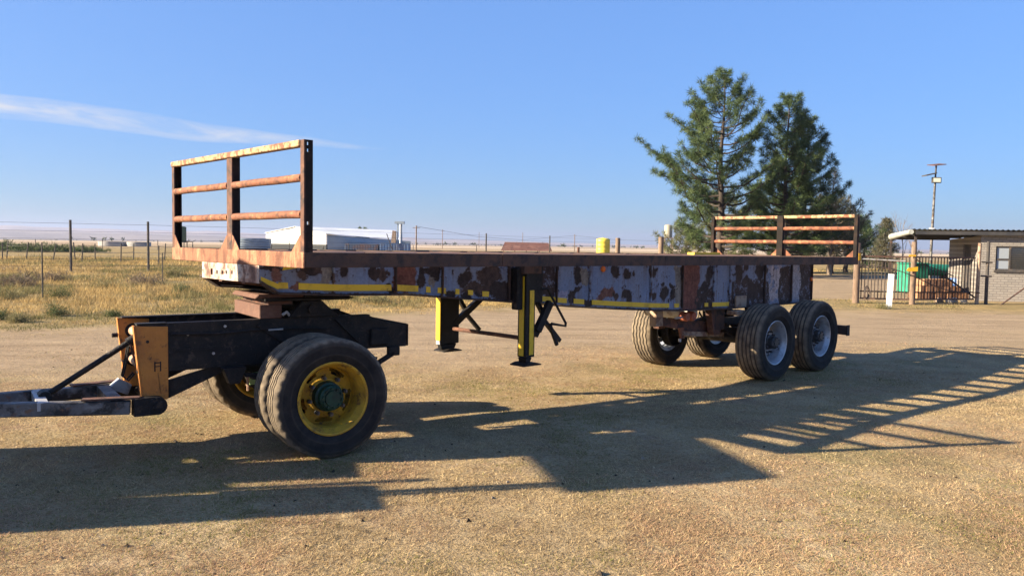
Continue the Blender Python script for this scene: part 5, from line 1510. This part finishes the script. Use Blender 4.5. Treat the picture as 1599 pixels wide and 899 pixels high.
def pine(name, x, y, H, prof, label, seed, n_limb, balls, size=0.40, z0=0.14, cols=((0.072, 0.108, 0.042), (0.105, 0.142, 0.055), (0.046, 0.075, 0.032)), trunk_r=0.2, lean=(0, 0), per=30, up=0.62, bark='bark', side=None, gap=0.45, width=0.05, group=None, cat='tree'):
    """trunk, limbs in loose whorls, and round needle clumps at the ends of branchlets"""
    g = np.random.default_rng(seed)
    root = empty(name, put(x, y))
    tag(root, label, cat, group)
    nz = 10
    tr = [Vector((lean[0] * (k / nz) + 0.10 * math.sin(k * 1.1 + seed), lean[1] * (k / nz) + 0.1 * math.cos(k * 0.9 + seed), -0.2 + (H + 0.1) * k / nz)) for k in range(nz + 1)]
    tr[0].x = tr[0].y = 0
    rads = [trunk_r * (1 - 0.93 * (k / nz) ** 0.9) for k in range(nz + 1)]
    MB().tube(tr, rads, 9).build('trunk', M[bark], root, 50)
    lm = MB(); cen, outs, cols_, sz = [], [], [], []
    base = np.array(cols)

    def ball(c, d, s_):
        cen.append(c); outs.append(d); sz.append(s_)
        cols_.append(base[g.integers(len(base))] * g.uniform(0.8, 1.25))
    for i in range(n_limb):
        t = z0 + (0.985 - z0) * ((i + g.random()) / n_limb) ** 0.92
        k = t * nz; k0 = min(int(k), nz - 1); p0 = tr[k0].lerp(tr[k0 + 1], k - k0)
        az = i * 2.39996 + g.uniform(-0.5, 0.5)
        reach = float(np.interp(t, [q[0] for q in prof], [q[1] for q in prof])) * g.uniform(0.42, 1.15)
        if side: reach *= side(az, t)
        reach = max(reach, 0.2)
        rise = reach * (-0.10 + (up + 0.35 * t) * min(1.0, t / 0.32) + g.uniform(-0.12, 0.15))
        d = Vector((math.sin(az), math.cos(az), 0)); sd = Vector((d.y, -d.x, 0))
        pts = []
        for j in range(6):
            q = j / 5
            pts.append(p0 + d * reach * q + Vector((0, 0, rise * q * q * 0.8 - 0.05 * reach * math.sin(q * 3.1))) + Vector(g.normal(size=3) * 0.035 * reach * q))
        rb = max(0.018, trunk_r * 0.34 * (1 - 0.75 * t) * min(1, reach / 2.2))
        lm.tube(pts, [rb * (1 - 0.8 * j / 5) + 0.007 for j in range(6)], 5, cap=False)
        nb = max(2, int(balls * (0.35 + reach) * g.uniform(0.75, 1.2)))
        for b_ in range(nb):
            q = gap + (1 - gap) * (b_ + g.random()) / nb
            f_ = q * 5; j0 = min(int(f_), 4); pp = pts[j0].lerp(pts[j0 + 1], f_ - j0)
            sgn = 1 if b_ % 2 else -1
            bl = (0.12 + 0.24 * reach * (1.15 - q)) * g.uniform(0.6, 1.3)
            e_ = pp + sd * sgn * bl * g.uniform(0.4, 1.0) + d * bl * 0.55 + Vector((0, 0, bl * g.uniform(0.0, 0.75)))
            lm.tube([pp, pp.lerp(e_, 0.55) + Vector((0, 0, -0.03 * bl)), e_], [0.018, 0.013, 0.009], 3, cap=False)
            dr = (e_ - pp).normalized() * 0.45 + Vector((0, 0, 0.35))
            ball(e_, dr, size * g.uniform(0.7, 1.15))
            if bl > 0.35: ball(pp.lerp(e_, 0.62) + Vector((0, 0, 0.08)), dr, size * g.uniform(0.55, 0.9))
        ball(pts[-1], d * 0.4 + Vector((0, 0, 0.5)), size * g.uniform(0.8, 1.1))
    for k in range(5): ball(tr[-1] + Vector((0, 0, -0.22 * k)) + Vector(g.normal(size=3) * 0.06 * k), Vector((0, 0, 0.9)), size * 0.8)
    lm.build('limbs', M[bark], root, 60)
    V, col = tufts(np.array([tuple(c) for c in cen]), np.array([tuple(o) for o in outs]), np.array(sz), per, width, np.array(cols_), g, 1.15)
    add_obj('crown', tri_mesh('crown', V, col, M['needles']), root)
    return root


TG = 'trees behind the trailer tail'
pine('pine_tree', 12.55, 48.0, 12.35, [(0.12, 3.2), (0.20, 4.6), (0.30, 5.0), (0.42, 4.9), (0.55, 4.3), (0.70, 3.5), (0.82, 2.6), (0.92, 1.5), (1, 0.5)],
     'tallest pine with open limbs, the left one behind the trailer tail', 11, 84, 4.0, 0.40, 0.15, trunk_r=0.28, per=58, width=0.042, group=TG,
     side=lambda az, t: 1.0 - 0.36 * max(0, math.sin(az)) - 0.15 * abs(math.cos(az)))
pine('pine_tree', 17.13, 50.0, 11.4, [(0.12, 2.9), (0.25, 3.3), (0.45, 2.7), (0.6, 2.2), (0.75, 1.7), (0.88, 1.1), (1, 0.35)],
     'second pine with a pointed top, right of the tallest pine', 23, 80, 4.5, 0.39, 0.13, trunk_r=0.24, per=58, width=0.042, group=TG)
pine('pine_tree', 19.15, 52.0, 10.35, [(0.12, 2.4), (0.25, 2.8), (0.45, 2.5), (0.65, 1.9), (0.85, 1.1), (1, 0.35)],
     'third pine, darker, crowding the second pine on its right', 37, 76, 4.5, 0.39, 0.13, trunk_r=0.23, per=58, width=0.042, group=TG,
     cols=((0.056, 0.088, 0.036), (0.085, 0.118, 0.048), (0.038, 0.062, 0.028)))
GREYG = ((0.11, 0.115, 0.065), (0.15, 0.14, 0.085), (0.075, 0.08, 0.045))
pine('sparse_tree', 21.75, 54.0, 7.2, [(0.15, 1.5), (0.4, 1.6), (0.6, 1.2), (0.8, 0.75), (1, 0.2)],
     'thin see through grey tree right of the third pine', 41, 70, 3.0, 0.32, 0.15, cols=GREYG, trunk_r=0.15, group=TG, per=22, bark='pale_bark', gap=0.3, width=0.035)
pine('bushy_tree', 15.2, 57.0, 5.6, [(0.1, 2.7), (0.4, 3.0), (0.7, 2.2), (1, 0.6)], 'low olive bushy tree under the gap between the first two pines', 53, 60, 3.6, 0.36, 0.12, cols=((0.10, 0.12, 0.045), (0.15, 0.155, 0.065), (0.06, 0.075, 0.03)), trunk_r=0.16, group=TG)
pine('bushy_tree', 19.2, 58.0, 5.4, [(0.1, 2.7), (0.4, 3.0), (0.7, 2.2), (1, 0.7)], 'low dark bushy tree behind the middle of the tail frame', 59, 60, 3.6, 0.36, 0.14, trunk_r=0.18, group=TG)
pine('bushy_tree', 22.6, 56.0, 5.2, [(0.2, 2.0), (0.45, 2.6), (0.7, 2.0), (1, 0.6)], 'dusty bushy tree with bare trunk behind the right half of the tail frame', 61, 60, 3.4, 0.36, 0.25, cols=GREYG, trunk_r=0.27, group=TG)
pine('bushy_tree', 25.4, 60.0, 4.3, [(0.2, 1.6), (0.45, 2.2), (0.7, 1.8), (1, 0.6)], 'dark bushy tree behind the right post of the tail frame', 67, 56, 3.4, 0.36, 0.25, trunk_r=0.2, group=TG)
pine('bushy_tree', 24.3, 66.0, 4.2, [(0.2, 1.8), (0.5, 2.2), (0.8, 1.5), (1, 0.6)], 'small hazy bushy tree, farthest of those behind the tail frame', 68, 50, 3.2, 0.36, 0.2, trunk_r=0.15, group=TG, cols=GREYG)
pine('bushy_tree', 13.6, 62.0, 3.4, [(0.05, 2.2), (0.5, 2.2), (0.8, 1.5), (1, 0.6)], 'low olive scrub tree under the tallest pine', 69, 50, 3.6, 0.34, 0.08, trunk_r=0.12, group=TG, cols=((0.12, 0.135, 0.06), (0.17, 0.17, 0.085), (0.08, 0.09, 0.04)))
pine('conifer', 33.4, 75.0, 4.5, [(0.05, 1.7), (0.3, 1.6), (0.6, 1.1), (0.85, 0.6), (1, 0.15)], 'dark rounded conifer left of the tall grey green cone tree', 71, 80, 4.5, 0.34, 0.05, trunk_r=0.14, cols=((0.035, 0.06, 0.028), (0.055, 0.08, 0.035)), per=22)
pine('cypress', 33.0, 70.0, 4.55, [(0.05, 0.95), (0.3, 1.0), (0.6, 0.75), (0.85, 0.45), (1, 0.12)], 'tall narrow grey green cone shaped tree left of the carport', 73, 110, 6, 0.28, 0.04, trunk_r=0.13, cols=((0.11, 0.105, 0.065), (0.085, 0.09, 0.05), (0.14, 0.125, 0.08)), per=22, up=0.7)


def bare_tree(x, y, H, seed, label, r0=0.09):
    g = random.Random(seed)
    root = empty('bare_tree', put(x, y)); tag(root, label, 'tree', 'bare winter trees near the carport')
    tm = MB(); bmn = MB()

    def grow_(p, d, L_, r, lev):
        pts = [p]; q = p.copy(); dd = d.copy()
        for k in range(4):
            dd = (dd + Vector((g.uniform(-.16, .16), g.uniform(-.16, .16), 0.06))).normalized()
            q = q + dd * L_ / 4; pts.append(q.copy())
        (tm if lev == 0 else bmn).tube(pts, [r * (1 - 0.16 * k) for k in range(5)], 6 if lev == 0 else 4, cap=False)
        if lev >= 4: return
        for k in range(g.choice((2, 3)) + (3 if lev == 0 else 0)):
            pp = pts[g.randint(1 if lev else 2, 4)]
            nd = (dd + Vector((g.uniform(-.8, .8), g.uniform(-.8, .8), g.uniform(0, .5)))).normalized()
            grow_(pp, nd, L_ * g.uniform(0.4, 0.65), r * 0.5, lev + 1)
    grow_(Vector((0, 0, -0.1)), Vector((0, 0, 1)), H * 0.68, r0, 0)
    tm.build('trunk', M['pale_bark'], root, 50); bmn.build('branches', M['pale_bark'], root, 50)
    return root


bare_tree(34.0, 76.0, 6.0, 3, 'bare winter tree rising behind the dark conifer', 0.10)
bare_tree(29.6, 60.0, 3.9, 5, 'thin bare tree just left of the carport awning', 0.06)
bare_tree(31.6, 62.0, 2.9, 9, 'small bare tree under the carport awning', 0.05)
pine('round_tree', -49.6, 260.0, 5.4, [(0.2, 2.5), (0.6, 3.2), (1, 1.2)], 'dark tree top showing above the white shed roof', 79, 40, 1.2, 0.9, 0.3, trunk_r=0.3, per=16, width=0.3)


# ================================================================== grass, shrubs
def blades(name, x, y, h, w, col, g, leanf=0.8, flat=0.0):
    n = len(x)
    z = ground_z(x, y)
    a = g.uniform(0, 2 * math.pi, n)
    la = g.uniform(0, 2 * math.pi, n)
    le = h * g.uniform(0.1, leanf, n)
    B = np.stack([x, y, z - 0.004], 1)
    S = np.stack([np.cos(a), np.sin(a), np.zeros(n)], 1) * (w / 2)[:, None]
    tip = B + np.stack([np.cos(la) * le, np.sin(la) * le, h], 1)
    V = np.stack([B - S, B + S, tip], 1)
    return tri_mesh(name, V, col, M['grass'])


def lawn():
    g = np.random.default_rng(101)
    n = 1700000
    r0, r1 = 3.2, 17.0
    e = 0.45
    r = (r0 ** e + (r1 ** e - r0 ** e) * g.random(n)) ** (1 / e)
    # clumped
    th = g.uniform(-0.70, 0.70, n)
    x, y = r * np.sin(th), r * np.cos(th)
    k = n // 2
    src = g.integers(0, n, k)
    x[:k] = x[src] + g.normal(size=k) * 0.022; y[:k] = y[src] + g.normal(size=k) * 0.022
    keep = g.random(n) > track_mask(x, y) * 0.93
    thin = vnoise(x, y, 0.9, 5) * 0.6 + vnoise(x, y, 3.1, 6) * 0.4
    tuft_ = vnoise(x, y, 11.0, 41) * 0.6 + vnoise(x, y, 23.0, 42) * 0.4
    keep &= g.random(n) < np.clip(0.45 + 0.9 * (thin - 0.2), 0, 1) * np.clip(0.15 + 2.3 * (tuft_ - 0.22), 0.08, 1)
    x, y, r = x[keep], y[keep], r[keep]
    n = len(x)
    gn = vnoise(x, y, 0.45, 8) * 0.6 + vnoise(x, y, 1.7, 9) * 0.4
    rd = vnoise(x, y, 0.7, 12) * 0.55 + vnoise(x, y, 2.3, 13) * 0.45
    straw = np.array((0.53, 0.405, 0.225)); brown = np.array((0.40, 0.285, 0.155)); green = np.array((0.19, 0.185, 0.05)); pink = np.array((0.40, 0.255, 0.155))
    t = g.random(n)
    col = np.where((t < 0.62)[:, None], straw, brown)
    pg = np.clip((gn - 0.53) * 4.2, 0.02, 0.6)
    col = np.where((g.random(n) < pg)[:, None], green, col)
    pp = np.clip((rd - 0.48) * 3.6, 0.0, 0.6)
    col = np.where((g.random(n) < pp)[:, None], pink, col)
    col = col * g.uniform(0.82, 1.15, (n, 1)) * (0.64 + 0.78 * (vnoise(x, y, 1.1, 71) * 0.45 + vnoise(x, y, 4.0, 72) * 0.3 + vnoise(x, y, 13.0, 73) * 0.25))[:, None]
    h = g.uniform(0.006, 0.020, n) * (0.55 + 0.5 * thin[keep] + 0.6 * tuft_[keep])
    w = 0.0026 * g.uniform(0.7, 1.4, n) * np.maximum(1, r / 5.0)
    return add_obj('lawn_grass', blades('lawn_grass', x, y, h, w, col, g, 3.2), None)


o = lawn(); tag(o, 'short dry straw coloured grass in the foreground', 'grass', kind='stuff')


def veld():
    g = np.random.default_rng(202)
    nc = 24000
    e = 0.5
    r = (14.0 ** e + (78.0 ** e - 14.0 ** e) * g.random(nc)) ** (1 / e)
    th = g.uniform(-0.72, 0.52, nc)
    x, y = r * np.sin(th), r * np.cos(th)
    hi = np.maximum(np.minimum(14.5 + 0.75 * (x + 9), 22.0), 12.4 + 0.33 * x + 3.5)
    dens = smoothstep(0.0, 2.5, y - hi)
    patch = vnoise(x, y, 0.22, 21) * 0.6 + vnoise(x, y, 0.8, 22) * 0.4
    right = smoothstep(0.1, 0.3, x / y)
    keep = (g.random(nc) < dens * (0.3 + 1.1 * patch) * (1 - 0.55 * right)) & (track_mask(x, y) < 0.5)
    x, y, r, patch, hi = x[keep], y[keep], r[keep], patch[keep], hi[keep]
    nc = len(x)
    ch = g.uniform(0.05, 0.20, nc) * (0.5 + patch) * (0.35 + 0.65 * smoothstep(1, 7, y - hi)) * (1 - 0.55 * smoothstep(0.05, 0.25, x / y))
    ch *= np.where(g.random(nc) < 0.10, 2.0, 1.0)
    pal = np.array(((0.50, 0.36, 0.155), (0.42, 0.29, 0.12), (0.34, 0.245, 0.115), (0.22, 0.19, 0.085), (0.15, 0.14, 0.055)))
    gsel = vnoise(x, y, 0.3, 31) * 0.6 + vnoise(x, y, 1.1, 32) * 0.4
    idx = np.clip((gsel * 1.6 - 0.26 + g.normal(size=nc) * 0.18) * 5, 0, 4).astype(int)
    cc = pal[idx]
    per = 24
    X = np.repeat(x, per) + g.normal(size=nc * per) * 0.13 * np.repeat(np.maximum(1, r / 28), per)
    Y = np.repeat(y, per) + g.normal(size=nc * per) * 0.13 * np.repeat(np.maximum(1, r / 28), per)
    Hh = np.repeat(ch, per) * g.uniform(0.5, 1.25, nc * per)
    Ww = 0.010 * np.maximum(1, np.repeat(r, per) / 18) * g.uniform(0.7, 1.4, nc * per)
    C_ = np.repeat(cc, per, 0) * g.uniform(0.7, 1.25, (nc * per, 1))
    return add_obj('veld_grass', blades('veld_grass', X, Y, Hh, Ww, C_, g, 0.9), None)


o = veld(); tag(o, 'taller dry veld grass covering the field behind the track', 'grass', kind='stuff')


def litter():
    g = np.random.default_rng(404)
    n = 420
    r = 3.4 + 11 * g.random(n) ** 1.3; th = g.uniform(-0.68, 0.68, n)
    x, y = r * np.sin(th), r * np.cos(th); z = ground_z(x, y)
    sz = g.uniform(0.004, 0.013, n) * np.where(g.random(n) < 0.06, 2.2, 1)
    tet = np.array(((1, 0, -0.3), (-0.6, 0.9, -0.3), (-0.6, -0.9, -0.3), (0.1, 0, 0.8)))
    F = ((0, 1, 3), (1, 2, 3), (2, 0, 3))
    a = g.uniform(0, 6.28, n); V = []
    for i in range(n):
        c_, s_ = math.cos(a[i]), math.sin(a[i])
        T = tet * sz[i] * np.array((g.uniform(0.7, 2.0), 1, 1)); T = np.stack([T[:, 0] * c_ - T[:, 1] * s_, T[:, 0] * s_ + T[:, 1] * c_, T[:, 2]], 1) + (x[i], y[i], z[i] + 0.006)
        V += [[T[p] for p in f] for f in F]
    col = np.repeat(np.where((g.random(n) < 0.75)[:, None], (0.055, 0.042, 0.032), (0.34, 0.29, 0.23)), 3, 0)
    return add_obj('ground_litter', tri_mesh('ground_litter', np.array(V), col, M['grass']))


o = litter(); tag(o, 'dark clods, twigs and pebbles scattered over the foreground grass', 'litter', kind='stuff')


def shrub(x, y, r, h, cols, seed, label, group, per=14, n=90, width=0.02, size=0.16, stems=True):
    g = np.random.default_rng(seed)
    root = empty('shrub', put(x, y)); tag(root, label, 'shrub', group)
    d = g.normal(size=(n, 3)); d[:, 2] = np.abs(d[:, 2]); d /= np.linalg.norm(d, axis=1, keepdims=True)
    rad = g.random(n) ** 0.45
    lob = 1 + 0.35 * np.sin(np.arctan2(d[:, 1], d[:, 0]) * 3 + seed)
    C_ = d * np.array((r, r, h)) * (rad * lob)[:, None]
    base = np.array(cols)[g.integers(len(cols), size=n)] * g.uniform(0.75, 1.3, (n, 1))
    V, col = tufts(C_, d * 0.9 + np.array((0, 0, 0.4)), np.full(n, size), per, width, base, g)
    add_obj('foliage', tri_mesh('foliage', V, col, M['needles']), root)
    mb = MB()
    for k in range(10):
        c = C_[k]; mb.tube([(0, 0, -0.03), (c[0] * 0.5, c[1] * 0.5, c[2] * 0.6), tuple(c)], [0.02, 0.012, 0.006], 4, cap=False)
    mb.build('stems', M['bark'], root)
    return root


DG = ((0.06, 0.085, 0.03), (0.09, 0.11, 0.045)); BR = ((0.15, 0.11, 0.085), (0.20, 0.15, 0.10), (0.11, 0.085, 0.07)); OL = ((0.17, 0.155, 0.07), (0.22, 0.19, 0.09))
SG, SB = 'dark green tufts in the grass at the left', 'dry brown shrubs in the field'


for i, (x_, y_, r, h, cols, lab, grp) in enumerate((
        (-10.37, 17.91, 0.26, 0.20, DG, 'small dark green tuft left of the orange plates, nearest the track', SG),
        (-10.95, 16.9, 0.24, 0.18, DG, 'dark green tuft cut by the left edge', SG),
        (-10.33, 16.44, 0.20, 0.12, OL, 'low olive tuft on the track verge near the left edge', SG),
        (-10.83, 25.93, 0.34, 0.22, DG, 'dark low tuft under the trailer nose', SG),
        (-9.09, 17.96, 0.14, 0.08, DG, 'tiny dark tuft behind the orange front plates', SG),
        (-13.17, 22.98, 0.34, 0.22, DG, 'dark tuft below the tall left fence post', SG),
        (-17.69, 28.28, 0.85, 0.52, BR, 'wide dry brown shrub at the left edge', SB),
        (-18.26, 31.44, 0.55, 0.36, BR, 'smaller dry shrub beside the wide brown shrub', SB),
        (-13.92, 29.81, 0.75, 0.38, BR, 'dry brown shrub below the second tall fence post', SB),
        (-14.06, 27.26, 0.5, 0.34, OL, 'olive shrub between the two tall fence posts', SB),
        (-14.11, 22.24, 0.4, 0.26, OL, 'olive tuft under the wide brown shrub', SB),
        (-16.0, 37.18, 0.6, 0.4, OL, 'olive shrub just left of the headboard foot', SB),
        (-3.89, 22.88, 0.35, 0.26, OL, 'pale tuft seen under the trailer behind the dolly', SB),
        (11.3, 23.91, 0.25, 0.06, OL, 'low tuft at the foot of the white marker post', SB))):
    sc = max(1.0, y_ / 20)
    shrub(x_, y_, r, h, cols, 300 + i, lab, grp, n=int(60 + 130 * r), width=0.014 * sc, size=0.07 + 0.22 * h)
for i, (x_, D_, r, h) in enumerate(((-60.09, 95, 5.0, 0.85), (-55.06, 93, 4.0, 0.72), (-52.55, 96, 3.4, 0.45), (-64.11, 97, 4.0, 1.0))):
    shrub(x_, D_, r, h, DG, 340 + i, ('broad dark bush patch at the far left of the field', 'middle dark bush patch in the left field', 'right end of the dark bush patches in the left field', 'dark bush patch running off the left edge')[i], 'dark bush patches in the far left field', n=260, width=0.09, size=0.5)

# far tree lines as masses on the fields
g = np.random.default_rng(77)
nT = 700
a = g.uniform(-0.62, 0.62, nT); D_ = g.choice((900, 1300, 1900, 2600), nT) + g.normal(size=nT) * 18
gate_ = vnoise(a * 10 + D_ * 0.01, D_ * 0.01, 1.6, 44) > 0.56
a, D_ = a[gate_], D_[gate_]
x_, y_ = D_ * np.sin(a), D_ * np.cos(a)
cz = ground_z(x_, y_)
C_ = np.stack([x_, y_, cz + 1.5], 1)
V, col = tufts(C_, np.tile((0, 0, 0.6), (len(x_), 1)), g.uniform(2.5, 4.5, len(x_)), 14, 2.2, np.tile((0.07, 0.085, 0.045), (len(x_), 1)), g)
o = add_obj('far_trees', tri_mesh('far_trees', V, col, M['needles']))
tag(o, 'hazy far lines of trees and hedges across the farm fields', 'tree line', kind='stuff')

# ================================================================== haze
hb = MB().box((-9800, -9800, -40), (9800, 9800, 130))
hz, nt, p = new_mat('haze_air')
nt.nodes.remove(p)
pv = N(nt, 'ShaderNodeVolumePrincipled')
pv.inputs['Color'].default_value = (0.46, 0.53, 0.76, 1)
pv.inputs['Density'].default_value = 0.00014
pv.inputs['Anisotropy'].default_value = 0.2
link(nt, pv.outputs[0], nt.nodes['Material Output'].inputs['Volume'])
haze = hb.build('haze', hz)
tag(haze, 'thin blue haze over the far farmland', 'haze', kind='stuff')
